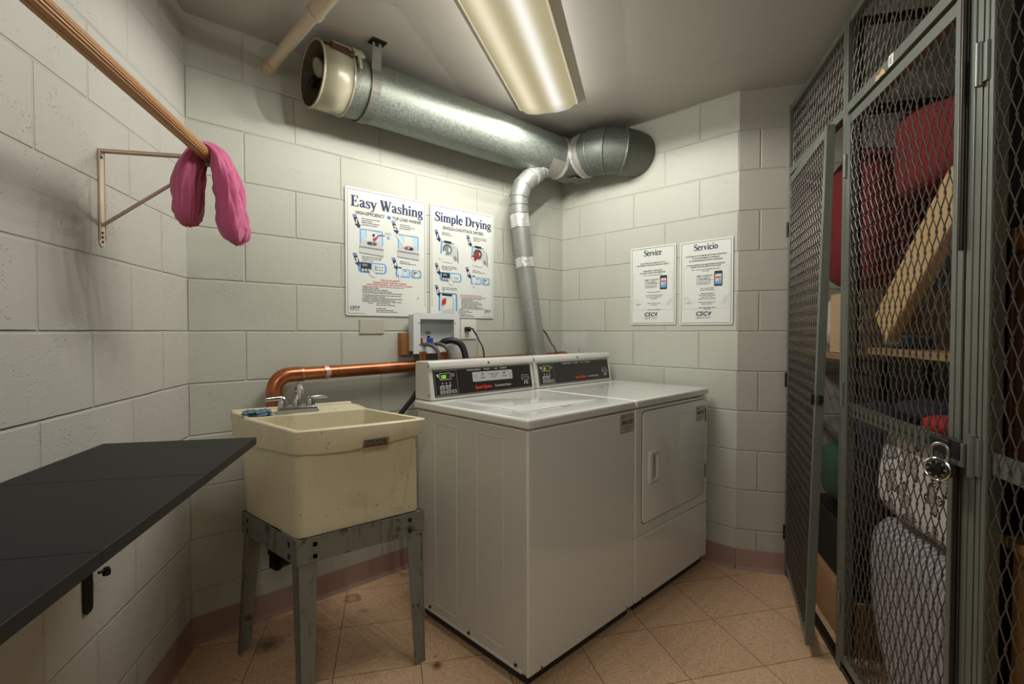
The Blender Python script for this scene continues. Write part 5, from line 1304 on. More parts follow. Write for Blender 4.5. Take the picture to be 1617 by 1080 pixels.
ill(b2, [(M_blue, lambda m, z: rplate2(m, *dj(0, .15), *dj(1, 1.0), .012, z)), (M_board, lambda m, z: PL(m, [dj(.09, .0), dj(.92, .0), dj(.90, .93), dj(.09, .93)], z)), (M_ink, lambda m, z: PL(m, [dj(.18, .86), dj(.72, .84), dj(.72, .95), dj(.18, .97)], z)), (M_lt_grey, lambda m, z: PL(m, [dj(.14, .02), dj(.84, .02), dj(.84, .78), dj(.14, .78)], z)),
         (M_red_ink, lambda m, z: PL(m, [dj(.16, .40), dj(.26, .44), dj(.38, .50), dj(.40, .74), dj(.28, .74), dj(.17, .62)], z)), (M_board, lambda m, z: PL(m, [dj(.18, .24), dj(.50, .24), dj(.74, .30), dj(.74, .74), dj(.46, .74), dj(.36, .44)], z)), (M_md_grey, lambda m, z: PL(m, [dj(.14, .0), dj(.84, .0), dj(.84, .02), dj(.14, .02)], z))])
lines(b2, .196, .124, ['FOR YOUR SAFETY PLEASE AVOID THE FOLLOWING', 'POR SU PROPIA SEGURIDAD, POR FAVOR EVITE LO SIGUIENTE'], .0080, M_red_ink, name='safety_heading', sx=.82)
lines(b2, .200, .106, [s.replace('WASHER', 'DRYER') for s in (EN1[0][:52], EN1[1], EN1[2], EN1[3])], .0064, sx=.80); lines(b2, .200, .074, [ES1[0][:54], ES1[1], ES1[2][:56], ES1[3]], .0064, sx=.78)
lines(b2, .186, .046, ['For service:'] + FOOT[:2] + FOOT[3:], .0062)
csc_logo(b2, .392, .038, .0175, True)

# ---- the two service signs on the right wall
MR = panel_frame(Bc, rang)
SW, SHh = .290, .452
def service_sign(x, z, lang, label):
    t_, b_ = sign_board('service_sign', label, x, z, SW, SHh, MR, 'white service signs on the right wall', r=.008)
    border(b_, SW, SHh, ins=.009, r=.003, th=.0022)
    cx = SW / 2
    es = lang == 'es'
    serif_title('Servicio' if es else 'Service', .034, .132 if es else .112, b_, (cx, .398), M_navy if es else plain('dark_navy_print', lin(34, 34, 62), .6))
    if es:
        lines(b_, cx, .366, ['SU SATISFACCIÓN ES IMPORTANTE PARA NOSOTROS', 'Y EL FUNCIONAMIENTO APROPIADO', 'DE LAS MAQUINAS ES NUESTRA PRIORIDAD!'], .0096, align='CENTER', gap=1.3, name='intro_text', sx=.95)
        lines(b_, cx, .318, ['POR FAVOR, REPORTE CUALQUIER PROBLEMA DEL SERVICIO,', 'SIGUIENDO ESTE FACIL METODO DE DOS PASOS'], .0082, align='CENTER', gap=1.3, name='intro_text', sx=.92)
        lines(b_, cx, .293, ['PASO 1 - Anote el número de identificación (ID number)', 'de la máquina'], .0072, align='CENTER', sx=.92)
        lines(b_, cx + .01, .192, ['PASO 2 - Reporte el problema', 'de servicio de la siguiente manera:', '', 'Utilizando nuestra aplicación', '"CSC ServiceWorks Service Request",', 'escanee el código de barras,', 'seleccione el problema y envíe "Submit"', '', 'Utilizando nuestra solicitud de servicio', 'en línea www.cscsw.com', '', 'Llame al número de teléfono gratuito al', '1-877-264-6622'], .0068, align='CENTER', gap=1.36)
    else:
        lines(b_, cx, .352, ['YOUR SATISFACTION IS IMPORTANT TO US', 'AND PROPERLY WORKING MACHINES ARE A PRIORITY'], .0088, align='CENTER', gap=1.3, name='intro_text', sx=.93)
        lines(b_, cx, .308, ['PLEASE REPORT A SERVICE ISSUE', 'FOLLOWING THE EASY TWO-STEP METHOD'], .0088, align='CENTER', gap=1.3, name='intro_text', sx=.93)
        lines(b_, cx, .284, ['STEP 1 - Take note of the machine ID number'], .0072, align='CENTER')
        lines(b_, cx + .01, .186, ['STEP 2 - Report the service issue by:', '', 'Using the CSC ServiceWorks Service Request', 'App, scan the bar code, select the issue', 'and click "Submit"', '', '', 'Using our online service request at', 'www.cscsw.com', '', '', 'Calling toll free at 1-877-264-6622'], .0068, align='CENTER', gap=1.36)
    m = MB()
    y0, y1 = .086, (.306 if es else .296)
    for a in ((.020, y0, .0208, y1), (SW - .0208, y0, SW - .020, y1), (.020, y0, SW - .020, y0 + .0008), (.020, y1, .045, y1 + .0008), (SW - .045, y1, SW - .020, y1 + .0008)): quadr(m, *a, Z0)
    m.obj('inner_border_line', M_grey_ink, b_)
    yb = .214 if es else .212
    ill(b_, [(M_lt_grey, lambda m, z: rplate2(m, .095, yb, .172, yb + .052, .003, z)), (M_grey_ink, lambda m, z: outline(m, rrect(.095, yb, .172, yb + .052, .003), .001, z)), (M_ink, lambda m, z: (quadr(m, .100, yb + .043, .118, yb + .047, z), quadr(m, .134, yb + .044, .166, yb + .0465, z), quadr(m, .100, yb + .010, .166, yb + .0112, z), quadr(m, .106, yb + .005, .160, yb + .006, z))),
             (M_red_ink, lambda m, z: (PL(m, [(.170, yb + .048), (.178, yb + .052), (.178, yb + .044)], z), quadr(m, .178, yb + .0472, .204, yb + .0488, z), PL(m, [(.158, yb + .024), (.168, yb + .028), (.168, yb + .020)], z), quadr(m, .168, yb + .0232, .196, yb + .0248, z)))])
    text('123-APP', .016, M_ink, b_, (.133, yb + .024), z=Z0 + .0006, sx=.9, name='machine_number_lettering')
    ph = ill(b_, [(M_ink, lambda m, z: rplate2(m, .192, yb - .012, .236, yb + .068, .006, z)), (M_lt_grey, lambda m, z: quadr(m, .197, yb + .006, .231, yb + .052, z)), (M_blue, lambda m, z: quadr(m, .197, yb - .002, .231, yb + .012, z)), (M_red_ink, lambda m, z: quadr(m, .200, yb + .030, .228, yb + .037, z)), (M_navy, lambda m, z: quadr(m, .214, yb + .016, .229, yb + .020, z)), (M_board, lambda m, z: quadr(m, .199, yb + .042, .228, yb + .044, z))])
    lab(ph, 'picture of a telephone')
    def ln(m, a, b_2, w, z):
        d = Vector((b_2[0] - a[0], b_2[1] - a[1])).normalized(); n = Vector((-d.y, d.x)) * w / 2
        PL(m, [(a[0] - n.x, a[1] - n.y), (b_2[0] - n.x, b_2[1] - n.y), (b_2[0] + n.x, b_2[1] + n.y), (a[0] + n.x, a[1] + n.y)], z)
    def lapt(m, z):
        q = [(.030, .145), (.050, .149), (.054, .124), (.036, .119)]
        for i in range(4): ln(m, q[i], q[(i + 1) % 4], .0012, z)
        q = [(.036, .119), (.054, .124), (.072, .121), (.058, .112)]
        for i in range(4): ln(m, q[i], q[(i + 1) % 4], .0012, z)
    ill(b_, [(M_grey_ink, lapt), (M_ink, lambda m, z: ln(m, (.044, .116), (.062, .119), .002, z))])
    ill(b_, [(M_grey_ink, lambda m, z: (outline(m, [(.232, .108), (.246, .104), (.268, .148), (.254, .154)], .0012, z), outline(m, [(.240, .116), (.248, .114), (.262, .142), (.254, .145)], .0008, z)))])
    csc_logo(b_, cx - .012, .050, .030)
    return t_
service_sign(.533, 1.258, 'en', 'white English sign titled Service with a telephone picture, nearer the room corner')
service_sign(.845, 1.255, 'es', 'white Spanish sign titled Servicio with a telephone picture, nearer the wall edge')

# ------------------------------------------------------------------ wire storage partition (x along the wires' wall, +y into the storage side)
from mathutils import noise as mnoise
CF = frame(CAGE0, A_CAGE)
t = NT('grey_green_cage_paint'); co = t.coord(); n = t.noise(co, 9, 4)
c = t.mix(n, lin(92, 96, 88), lin(112, 116, 107)); c = t.mix(t.ramp(t.noise(co, 38, 4, .7), .66, .72, 0, .8), c, lin(70, 52, 38)); c = t.mix(t.ramp(t.vor(co, 45), .03, .045, .5, 0), c, lin(170, 168, 160))
M_cage = t.set(col=c, rough=.36, metal=.15)
M_wire = plain('cage_wire', lin(88, 83, 76), .36, .35, var=.15)
ZT, ZM = 2.300, 2.003
def wire_mesh(name, s0, s1, z0, z1, parent, y=0.0, warp=None, ori='s', p=.034, h=.043, r=.00165, mat=None):
    """expanded-metal diamonds from zigzag strands; ori 's' lies in the partition plane, 'y' across it"""
    m = MB(); q = p / 2
    nk = int(round((s1 - s0) / q)); nj = int(round((z1 - z0) / h))
    q = (s1 - s0) / nk; hh = (z1 - z0) / nj
    for k in range(nk + 1):
        pts = []
        for j in range(nj + 1):
            sg = 1 if (k + j) % 2 else -1
            x = s0 + k * q + sg * (q / 2 - .0012); x = min(max(x, s0), s1)
            z = z0 + j * hh; yy = y + .0022 * sg
            for dz in (-.0022, .0022):
                zz = min(max(z + dz, z0), z1)
                if pts and zz <= pts[-1][2] + 1e-5: continue
                pts.append((x, yy, zz) if ori == 's' else (y + .0022 * sg, x, zz))
        P = [Vector(a) for a in pts]
        if warp: P = [warp(a) for a in P]
        vs = []
        ax = Vector((1, 0, 0)); ay = Vector((0, 1, 0))
        for a in P: vs.append([m.b.verts.new(a + d) for d in (ax * r, ay * r, -ax * r, -ay * r)])
        for i in range(len(vs) - 1):
            for c_ in range(4): m.face([vs[i][c_], vs[i][(c_ + 1) % 4], vs[i + 1][(c_ + 1) % 4], vs[i + 1][c_]])
    return m.obj(name, mat or M_wire, parent)
def channel_v(m, s0, s1, z0, z1, y0=-.004, y1=.026):
    """upright with a folded groove down its face"""
    w = s1 - s0; g = .0035
    sec = [(s0, y0), (s0 + w * .42, y0), (s0 + w * .46, y0 + g), (s0 + w * .54, y0 + g), (s0 + w * .58, y0), (s1, y0), (s1, y1), (s0, y1)]
    m.prism([(x, y, z0) for x, y in sec], (0, 0, z1 - z0))
part = thing('wire_partition', 'fixed grey steel frame of the wire mesh storage partition, floor to near ceiling', 'partition', CF)
for (a, b_, z1) in ((.000, .020, ZT + .03), (.700, .742, ZT + .03), (1.430, 1.474, ZT + .03), (2.165, 2.205, ZT + .03)):
    m = MB(); channel_v(m, a, b_, .0, z1); m.obj('post', M_cage, part, bevel=.001)
m = MB(); m.box((.018, -.002, ZT), (.702, .026, ZT + .028)); m.box((.740, -.002, ZT), (1.432, .026, ZT + .028)); m.box((1.472, -.002, ZT), (2.167, .026, ZT + .028)); m.obj('top_rail', M_cage, part, bevel=.002)
for (a, b_) in ((.018, .702), (.740, 1.432), (1.472, 2.167)):
    m = MB(); m.box((a, -.003, ZM - .014), (b_, .026, ZM + .018)); m.obj('transom_rail', M_cage, part, bevel=.002)
    m = MB(); m.box((a, .0, 0), (b_, .026, .022)); m.obj('floor_sill', M_dark_steel, part, bevel=.001)
    wire_mesh('mesh_panel', a + .002, b_ - .002, ZM + .018, ZT, part, y=.012)
# cross partition behind the second post
cross = thing('cross_partition', 'wire mesh divider running back from the second post inside the storage cages', 'partition', CF)
m = MB(); m.box((.712, .028, ZT - .005), (.730, 1.37, ZT + .022)); m.box((.712, .028, ZM - .02), (.730, 1.37, ZM + .012)); m.obj('rail', M_dark_steel, cross)
m = MB(); m.box((.712, .028, 0), (.730, .046, ZT)); m.box((.712, 1.35, 0), (.730, 1.37, ZT)); m.obj('post', M_dark_steel, cross)
wire_mesh('mesh_panel', .046, 1.35, .02, ZT, cross, y=.721, ori='y', mat=M_wire)
cross2 = thing('cross_partition', 'solid dark divider running back from the third post inside the storage cages', 'partition', CF)
m = MB(); m.box((1.444, .028, 0), (1.447, 1.37, ZT)); m.obj('sheet_panel', plain('dark_sheet', lin(26, 25, 24), .6), cross2)  # dark panel added to keep the view behind the third post black
m = MB(); m.box((1.440, .028, ZT - .005), (1.458, 1.37, ZT + .022)); m.box((1.440, 1.35, 0), (1.458, 1.37, ZT)); m.obj('rail', M_dark_steel, cross2)

def cage_door(label, s0, s1, warp=None, z0=.045, z1=1.972, wl=.030, wr=.038):
    t_ = thing('cage_door', label, 'gate', CF, 'wire mesh cage doors')
    W = warp or (lambda v: v)
    def wobj(m, name, mat, parent, **k):
        for v in m.b.verts: v.co = W(v.co.copy())
        return m.obj(name, mat, parent, **k)
    m = MB(); channel_v(m, s0, s0 + wl, z0, z1, -.006, .022); wobj(m, 'stile', M_cage, t_, bevel=.001)
    m = MB(); channel_v(m, s1 - wr, s1, z0, z1, -.006, .022); wobj(m, 'stile', M_cage, t_, bevel=.001)
    m = MB(); m.box((s0 + wl, -.004, z1 - .032), (s1 - wr, .020, z1)); wobj(m, 'top_rail', M_cage, t_, bevel=.0015)
    m = MB(); m.box((s0 + wl, -.004, z0), (s1 - wr, .020, z0 + .032)); wobj(m, 'bottom_rail', M_cage, t_, bevel=.0015)
    m = MB(); m.box((s0 + wl, .004, .925), (s1 - wr, .008, .972)); wobj(m, 'middle_band', M_cage, t_)
    wire_mesh('mesh_panel', s0 + wl, s1 - wr, z0 + .032, z1 - .032, t_, y=0.0, warp=W)
    return t_, W, wobj
def warp1(v):
    k = max(0, v.x - .022) / .68
    return Vector((v.x - .004 * k, v.y - k * (.046 + .050 * (1 - v.z / 1.97)), v.z))
d1, W_1, wo1 = cage_door('wire mesh cage door beside the block wall, standing slightly ajar', .024, .694, warp1, wl=.018, wr=.032)
m = MB(); m.box((.640, -.016, .945), (.668, -.006, .985)); wo1(m, 'hasp', M_blackmetal, d1, bevel=.001)
m = MB(); m.box((.694, -.002, .955), (.722, .014, .985)); wo1(m, 'latch_tongue', M_blackmetal, d1, bevel=.001)
for z in (1.72, .98, .22):
    m = MB(); m.cyl((.019, -.009, z - .035), (.019, -.009, z + .035), .0065, 10); m.obj('hinge', M_dark_steel, d1, smooth=40)
d2, _, wo2 = cage_door('wire mesh cage door in the middle, shut and held by the combination padlock', .750, 1.421, wl=.022, wr=.042)
for z in (1.80, 1.0, .25):
    m = MB(); m.cyl((.746, -.010, z - .04), (.746, -.010, z + .04), .007, 10); m.obj('hinge', M_cage, d2, smooth=40)
m = MB(); m.box((1.385, -.026, .938), (1.462, -.018, .982)); m.box((1.350, -.030, .940), (1.425, -.022, .976)); m.obj('hasp_plate', M_blackmetal, d2, bevel=.003)
m = MB(); m.box((1.424, -.024, .925), (1.466, -.0045, .978)); m.obj('strike_plate', M_cage, d2, bevel=.002)
d3, _, wo3 = cage_door('wire mesh cage door nearest the camera at the photo edge', 1.482, 2.160, wl=.030, wr=.036)
for z in (1.78, .955, .25):
    m = MB(); m.cyl((1.478, -.012, z - .045), (1.478, -.012, z + .045), .008, 10); m.box((1.4745, -.010, z - .04), (1.4795, -.004, z + .04)); m.box((1.482, -.011, z - .04), (1.500, -.006, z + .04)); m.obj('hinge', M_cage, d3, smooth=40)
m = MB(); m.cyl((1.4245, -.012, 1.40), (1.4245, -.012, 1.955), .0055, 10); m.cyl((1.4245, -.012, .05), (1.4245, -.012, .92), .0055, 10); m.obj('edge_rod', M_dark_steel, d2, smooth=40)

# combination padlock hanging from the hasp, dial turned to the room
LKp = CF @ Vector((1.438, -.054, .914))
tocam = (Vector((-0.37, -2.25, 0)) - Vector((LKp.x, LKp.y, 0))).normalized()
la = math.degrees(math.atan2(tocam.y, tocam.x)) + 90 - 22
lock = thing('combination_padlock', 'round steel combination padlock with black numbered dial on the middle cage door', 'padlock', panel_frame(LKp, la))
m = MB(); m.lathe([(.0235, -.022), (.0255, -.020), (.0262, -.004), (.0262, .0), (.0235, .002)], None, 40); m.obj('lock_body', M_steel, lock, smooth=35)
m = MB(); m.lathe([(.0262, -.002), (.0262, .004), (.0235, .006), (.0215, .0045), (.0215, .002)], None, 40, cap=False); m.obj('bezel', M_chrome, lock, smooth=40)
m = MB(); m.lathe([(.0205, .002), (.0205, .005), (.0125, .006), (.011, .013), (.009, .014)], None, 40); dial = m.obj('dial', plain('dial_black', lin(16, 16, 17), .3), lock, smooth=35)
P = []
for i in range(8):
    a = PI / 2 - i * PI / 4; P.append(text(str(i * 5), .0052, M_board, dial, (.0158 * math.cos(a), .0158 * math.sin(a) - .0018), z=.0062, bold=.0001))
m = MB()
for i in range(40):
    a = i * PI / 20; cc, ss = math.cos(a), math.sin(a); w = .0004
    m.poly([(.0190 * cc - w * ss, .0190 * ss + w * cc, .0060), (.0190 * cc + w * ss, .0190 * ss - w * cc, .0060), (.0204 * cc + w * ss, .0204 * ss - w * cc, .0060), (.0204 * cc - w * ss, .0204 * ss + w * cc, .0060)])
P.append(m.obj('x', M_board, dial)); join_meshes('dial_numbers', P)
m = MB(); m.tube([(-.015, .016, -.010), (-.0155, .036, -.010)] + [(.0155 * -math.cos(R(a)), .040 + .0155 * math.sin(R(a)), -.010) for a in range(15, 180, 15)] + [(.0155, .036, -.010), (.015, .016, -.010)], .0039, 12); m.obj('shackle', M_steel, lock, smooth=50)

# letter label and scraps of tape on the transom rails
def on_rail(name, label, s, z, w, h, mat, txt=None):
    t_ = thing(name, label, 'label' if txt else 'tape', CF @ Matrix.Translation((s, -.0035, z)) @ Matrix(((1, 0, 0, 0), (0, 0, -1, 0), (0, 1, 0, 0), (0, 0, 0, 1))) @ Matrix.Rotation(R(-3), 4, 'Z'))
    m = MB()
    if txt: m.box((0, 0, 0), (w, h, .0008))
    else: m.prism([(0, .002, 0), (w * .3, 0, 0), (w * .6, .003, 0), (w, .001, 0), (w * .9, h * .7, 0), (w * .65, h, 0), (w * .4, h * .6, 0), (w * .1, h * .8, 0)], (0, 0, .0008))
    o = m.obj('paper' if txt else 'tape_scrap', mat, t_)
    if txt: text(txt, .026, M_ink, o, (w / 2, .006), z=.0013, name='letter_print')
    return t_
on_rail('letter_label', 'small white label with the letter E on the rail above the middle cage door', 1.045, 1.990, .030, .032, plain('label_white', lin(214, 210, 200), .6), 'E')
on_rail('tape_scrap', 'torn yellowed tape beside the E label on the cage rail', .955, 1.989, .072, .022, plain('old_tape', lin(178, 154, 108), .6, var=.3))
on_rail('tape_scrap', 'pale torn tape on the rail above the cage door standing ajar', .36, 1.990, .07, .018, plain('pale_tape', lin(196, 186, 160), .6, var=.3))

# ------------------------------------------------------------------ what is stored in the cages
def soft(name, label, cat, c, size, mat, seed=1, p=3.2, lump=.02, freq=4.0, M0=CF, rz=0.0, ry=0.0, group=None, shape=None):
    """stuffed fabric body: a rounded block with folds, resting on its base"""
    cx_, cy_, z0 = c; w, d, h = size
    mm = Matrix.Translation((cx_, cy_, z0)) @ Matrix.Rotation(R(rz), 4, 'Z')
    m = MB(); ph = seed * 7.3
    N, K = 40, 22; rs = []
    for j in range(K + 1):
        th = -PI / 2 + PI * j / K
        ring = []
        for i in range(N):
            a = 2 * PI * i / N
            x, y, z = math.cos(th) * math.cos(a), math.cos(th) * math.sin(a), math.sin(th)
            k = (abs(x) ** p + abs(y) ** p + abs(z) ** p) ** (-1 / p)
            v = Vector((x * k * w / 2, y * k * d / 2, z * k * h / 2))
            nn = mnoise.noise(v * freq + Vector((ph, 0, 0))) + .5 * mnoise.noise(v * freq * 2.6 + Vector((0, ph, 0))) + .3 * abs(mnoise.noise(v * freq * 5 + Vector((0, 0, ph))))
            v = v * (1 + 0) + v.normalized() * nn * lump
            zz = v.z + h / 2 + (v.x * math.tan(R(ry)) if z > 0 else 0)
            q = Vector((v.x, v.y, max(0, zz)))
            ring.append(shape(q) if shape else q)
        rs.append(ring)
    m.rings(rs, cap=True)
    o = m.obj(name, mat, M=M0 @ mm, smooth=180); return tag(o, label, cat, group)
def fabric(name, c1, c2=None, sc_=60, bump_=.5, ro=.9):
    if name in MAT: return MAT[name]
    t = NT(name); co = t.coord(); n = t.noise(co, sc_, 4, .7); b_ = t.noise(co, 7, 3)
    c = t.mix(b_, c1, c2 or tuple(k * .8 for k in c1)); c = t.mix(t.math('MULTIPLY', n, .3), c, tuple(k * .7 for k in c1))
    MAT[name] = t.set(col=c, rough=ro, nrm=t.bump(n, bump_, .002)); return MAT[name]
def butterfly_mat():
    t = NT('butterfly_fabric'); ob = t.sep(t.coord()); co = t.comb(t.math('ADD', ob[0], ob[1]), ob[2], 0.0); sc_ = 11.5
    v = t.new('ShaderNodeTexVoronoi', feature='F1', voronoi_dimensions='2D'); t.put(v.inputs['Vector'], co); v.inputs['Scale'].default_value = sc_; v.inputs['Randomness'].default_value = .75
    vm = t.new('ShaderNodeVectorMath', operation='SUBTRACT'); t.put(vm.inputs[0], co); t.put(vm.inputs[1], v.outputs['Position'])
    d = t.sep(vm.outputs[0]); cs = t.sep(v.outputs['Color'])
    th = t.math('ADD', t.math('ARCTAN2', d[1], d[0]), t.math('MULTIPLY', cs[0], 2.0))
    rr = v.outputs['Distance']
    lobe = t.math('ADD', .14, t.math('MULTIPLY', t.math('ABSOLUTE', t.math('SINE', t.math('MULTIPLY', th, 2.0))), .40))
    inside = t.ramp(t.math('SUBTRACT', lobe, rr), 0, .03)
    edge = t.ramp(t.math('ABSOLUTE', t.math('SUBTRACT', t.math('SUBTRACT', lobe, rr), .05)), .035, .05, 1, 0)
    veins = t.ramp(t.math('SINE', t.math('MULTIPLY', th, 26.0)), -.2, .2)
    k = t.math('MULTIPLY', inside, t.math('MAXIMUM', edge, veins))
    k = t.math('MULTIPLY', k, t.ramp(cs[1], .18, .22))
    sp = t.math('MULTIPLY', t.ramp(t.vor(co, 70), .10, .16, 1, 0), t.ramp(t.noise(co, 20, 2), .5, .6))
    k = t.math('MAXIMUM', k, t.math('MULTIPLY', sp, .8))
    c = t.mix(k, lin(206, 200, 196), lin(24, 22, 24)); return t.set(col=c, rough=.85)
def woven_mat():
    t = NT('woven_stripe'); co = t.coord(); s = t.sep(co)
    w1 = t.math('SINE', t.math('MULTIPLY', t.math('ADD', s[0], t.math('MULTIPLY', t.noise(co, 5, 2), .05)), 2 * PI / .022))
    w2 = t.math('SINE', t.math('MULTIPLY', t.math('ADD', s[2], s[0]), 2 * PI / .006))
    n = t.noise(co, 160, 3, .7)
    c = t.mix(t.ramp(w1, -.6, .6), lin(104, 100, 104), lin(176, 172, 174)); c = t.mix(t.math('MULTIPLY', t.ramp(w2, -1, 1), .35), c, lin(88, 84, 88)); c = t.mix(t.math('MULTIPLY', n, .35), c, lin(210, 206, 206))
    return t.set(col=c, rough=.9, nrm=t.bump(t.math('ADD', w2, n), .3, .002))
def cardboard(name, col=lin(150, 112, 76)):
    return plain(name, col, .75, var=.10, nscale=6, bump=.15, bscale=60)
def carton(name, label, cat, x0, y0, z0, x1, y1, z1, mat, M0=CF, rz=0):
    """box with closed flaps, a tape strip and a slight gap between the flaps"""
    t_ = thing(name, label, cat, M0 @ Matrix.Translation(((x0 + x1) / 2, (y0 + y1) / 2, z0)) @ Matrix.Rotation(R(rz), 4, 'Z'))
    w, d, h = (x1 - x0) / 2, (y1 - y0) / 2, z1 - z0
    m = MB(); m.box((-w, -d, 0), (w, d, h - .004)); m.obj('box_body', mat, t_, bevel=.003)
    for sg in (-1, 1):
        m = MB(); m.box((-w, .001 if sg > 0 else -d, h - .004), (w, d if sg > 0 else -.001, h)); m.obj('flap', mat, t_, bevel=.001)
    m = MB(); m.box((-w - .0005, -.025, h * .72), (w + .0005, .025, h + .0006)); m.obj('packing_tape', plain('packing_tape', lin(168, 140, 100), .3), t_)
    return t_
def shelf_unit(label, s0, s1, y0, y1, zs):
    t_ = thing('storage_shelf', label, 'shelf', CF)
    for z in zs:
        m = MB(); m.box((s0, y0, z - .022), (s1, y1, z)); m.obj('shelf_panel', M_shelfwood, t_, bevel=.002)
    for (a, b_) in ((s0 + .002, y0 + .33), (s1 - .032, y0 + .33), (s0 + .002, y1 - .04), (s1 - .032, y1 - .04)):
        m = MB(); m.box((a, b_, 0), (a + .030, b_ + .030, max(zs) - .022)); m.obj('leg', M_blackmetal, t_, bevel=.002)
M_shelfwood = wood('shelf_pine', lin(150, 122, 88), lin(128, 100, 68), (1.2, 14, 14))
M_redbag = fabric('red_quilt', lin(124, 8, 10), lin(72, 5, 7)); M_dred = fabric('dark_red_cloth', lin(84, 14, 20)); M_blackcl = fabric('black_cloth', lin(18, 17, 18))
# middle cage
shelf_unit('wooden shelf inside the middle cage, under the leaning board', .765, 1.425, .050, .62, (1.165,))
soft('black_bag', 'black bag on the wooden shelf behind the leaning tan board', 'bag', (1.06, .53, 1.166), (.52, .18, .45), M_blackcl, 3, 4, .012)
soft('red_quilt', 'large red quilt bundle at the top of the middle cage', 'bedding', (1.045, .340, 1.650), (.60, .46, .25), M_redbag, 5, 6.5, .016, ry=-13)
m = MB()
q4 = [(.865, 1.268), (1.010, 1.256), (1.285, 1.505), (1.245, 1.612)]
# leaning cushion board: rotated slab so that it has real length, width and thickness
a0, a1 = Vector((.895, .048, 1.212)), Vector((1.300, .053, 1.580)); dirb = (a1 - a0).normalized(); nb = Vector((-dirb.z, 0, dirb.x))
m.hexa([a0 - nb * .040, a0 + nb * .082, a1 - nb * .040, a1 + nb * .082, a0 - nb * .040 + Vector((0, .035, 0)), a0 + nb * .082 + Vector((0, .035, 0)), a1 - nb * .040 + Vector((0, .035, 0)), a1 + nb * .082 + Vector((0, .035, 0))])
o = m.obj('tan_board', plain('tan_board', lin(182, 150, 104), .6, var=.06, nscale=8), M=CF, bevel=.006); tag(o, 'tan board leaning at a slant on the shelf of the middle cage', 'board')
soft('dark_red_blanket', 'dark red blanket on the shelf, right under the leaning tan board', 'bedding', (1.18, .320, 1.166), (.38, .19, .31), M_dred, 7, 2.8, .025)
def floral():
    t = NT('floral_fabric'); co = t.coord(); n = t.ramp(t.math('ABSOLUTE', t.math('SUBTRACT', t.noise(co, 22, 3, .6, dist=1.5), .5)), .0, .035, 1, 0)
    return t.set(col=t.mix(t.math('MULTIPLY', n, .7), lin(204, 194, 186), lin(110, 96, 96)), rough=.9)
soft('floral_pillow', 'white pillow with a grey floral print on the shelf by the door post', 'pillow', (1.310, .150, 1.166), (.22, .12, .27), floral(), 9, 5.0, .010)
soft('pale_blue_cloth', 'small pale blue patterned cloth at the left end of the shelf', 'cloth', (.835, .150, 1.166), (.12, .12, .040), fabric('pale_blue_cloth', lin(140, 158, 178), lin(86, 104, 134), 90), 2, 2.6, .008)
soft('woven_bag', 'big grey striped woven bag on the floor of the middle cage', 'bag', (1.085, .225, .0), (.665, .34, .610), woven_mat(), 11, 7.0, .012, shape=lambda q: Vector((q.x + (.26 * (1 - min(1, q.z / .34)) ** 1.5 if q.x < 0 else 0) + .0, q.y, q.z)))
soft('butterfly_comforter', 'white comforter with black butterflies lying on the striped bag', 'bedding', (1.090, .225, .628), (.58, .34, .305), butterfly_mat(), 4, 6.0, .012, shape=lambda q: Vector((q.x + .30 * (q.z - .12), q.y, q.z)))
soft('navy_cloth', 'dark navy folded cloth on top of the butterfly comforter', 'cloth', (.935, .235, .943), (.25, .28, .060), fabric('navy_cloth', lin(32, 36, 52)), 6, 3, .008)
soft('red_shirt', 'small bright red shirt on top of the butterfly comforter', 'cloth', (1.165, .130, .942), (.17, .15, .050), fabric('red_shirt', lin(172, 36, 32)), 8, 2.8, .008)
soft('white_towel', 'white towel beside the red shirt near the padlock', 'towel', (1.330, .200, .937), (.11, .18, .10), fabric('white_towel', lin(206, 202, 198)), 10, 2.8, .010)
# cage by the wall
carton('cardboard_box', 'brown cardboard box on the floor of the cage with the ajar door', 'box', .07, .06, 0, .65, .46, .205, cardboard('carton_brown', lin(168, 128, 88)))
m = MB(); m.box((.045, .08, .2055), (.640, .44, .44)); o = m.obj('black_crate', plain('black_crate', lin(20, 19, 19), .5), M=CF, bevel=.012); tag(o, 'black crate standing on the cardboard box behind the ajar door', 'crate')
soft('green_sack', 'dull green sack on the black crate next to the block wall', 'bag', (.205, .23, .442), (.28, .26, .28), fabric('green_sack', lin(44, 84, 56), lin(60, 72, 54)), 12, 3, .018)
soft('dark_patterned_coat', 'dark blue patterned coat bundled right of the green sack', 'coat', (.495, .23, .442), (.28, .26, .50), fabric('dark_coat', lin(28, 30, 42), lin(60, 62, 74), 24), 14, 3, .018)
shelf_unit('wooden shelf inside the cage with the ajar door', .030, .690, .055, .60, (1.130,))
soft('white_plastic_bag', 'white plastic bag on the shelf next to the block wall', 'bag', (.185, .22, 1.131), (.26, .25, .25), fabric('white_plastic_bag', lin(196, 190, 176), lin(170, 160, 140), 30, .8, .4), 15, 2.8, .024)
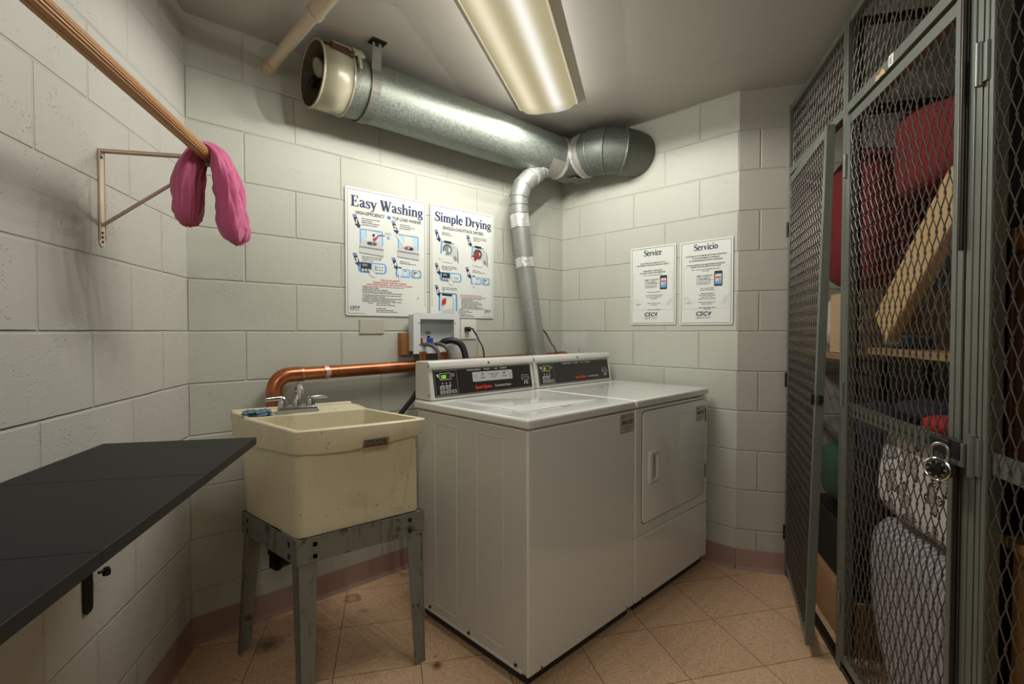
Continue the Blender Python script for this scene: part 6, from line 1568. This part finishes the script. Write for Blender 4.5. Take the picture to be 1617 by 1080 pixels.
carton('cardboard_box', 'small beige cardboard box right of the white plastic bag', 'box', .335, .08, 1.131, .640, .38, 1.375, cardboard('carton_beige', lin(176, 148, 112)))
soft('red_duffel_bag', 'red duffel bag on top of the beige box and white bag', 'bag', (.330, .235, 1.395), (.46, .31, .58), M_redbag, 17, 3, .02)
# nearest cage
cab_m = wood('cabinet_pine', lin(176, 138, 88), lin(148, 108, 62), (14, 14, 1.2), .4)
t_ = thing('wooden_cabinet', 'light pine cabinet on the floor behind the nearest cage door', 'cabinet', CF)
m = MB(); m.box((1.482, .060, .02), (2.06, .56, .765)); m.obj('cabinet_body', cab_m, t_, bevel=.004)
m = MB(); m.box((1.470, .048, .765), (2.075, .575, .790)); m.obj('cabinet_top', cab_m, t_, bevel=.004)
m = MB(); m.box((1.495, .053, .06), (1.765, .060, .74)); m.obj('cabinet_door', cab_m, t_, bevel=.002)
m = MB(); m.box((1.775, .053, .06), (2.045, .060, .74)); m.obj('cabinet_door', cab_m, t_, bevel=.002)
m = MB(); m.box((1.50, .08, 0), (2.04, .54, .02)); m.obj('plinth', M_blackmetal, t_)
m = MB(); m.box((1.475, .065, .791), (2.0, .52, .945)); o = m.obj('black_suitcase', plain('black_suitcase', lin(18, 17, 17), .5), M=CF, bevel=.02); tag(o, 'black suitcase lying flat on the pine cabinet', 'suitcase')
carton('cardboard_box', 'dark brown cardboard box on the black suitcase in the nearest cage', 'box', 1.470, .050, .946, 1.98, .50, 1.385, cardboard('carton_dark', lin(98, 68, 44)))
for k in range(3):
    m = MB(); m.box((1.472 + .02 * k, .052 + .015 * k, 1.386 + .0505 * k), (2.05 - .02 * k, .26, 1.436 + .0505 * k)); o = m.obj('lumber', M_rawwood, M=CF, bevel=.002)
    tag(o, ('bottom', 'middle', 'top')[k] + ' of three raw wood pieces stacked on the dark brown box', 'wood', 'raw wood pieces in the nearest cage')
soft('green_garment', 'dark green garment on top of the raw wood pieces', 'cloth', (1.70, .23, 1.5385), (.50, .24, .30), fabric('green_garment', lin(28, 70, 48)), 19, 3, .02)
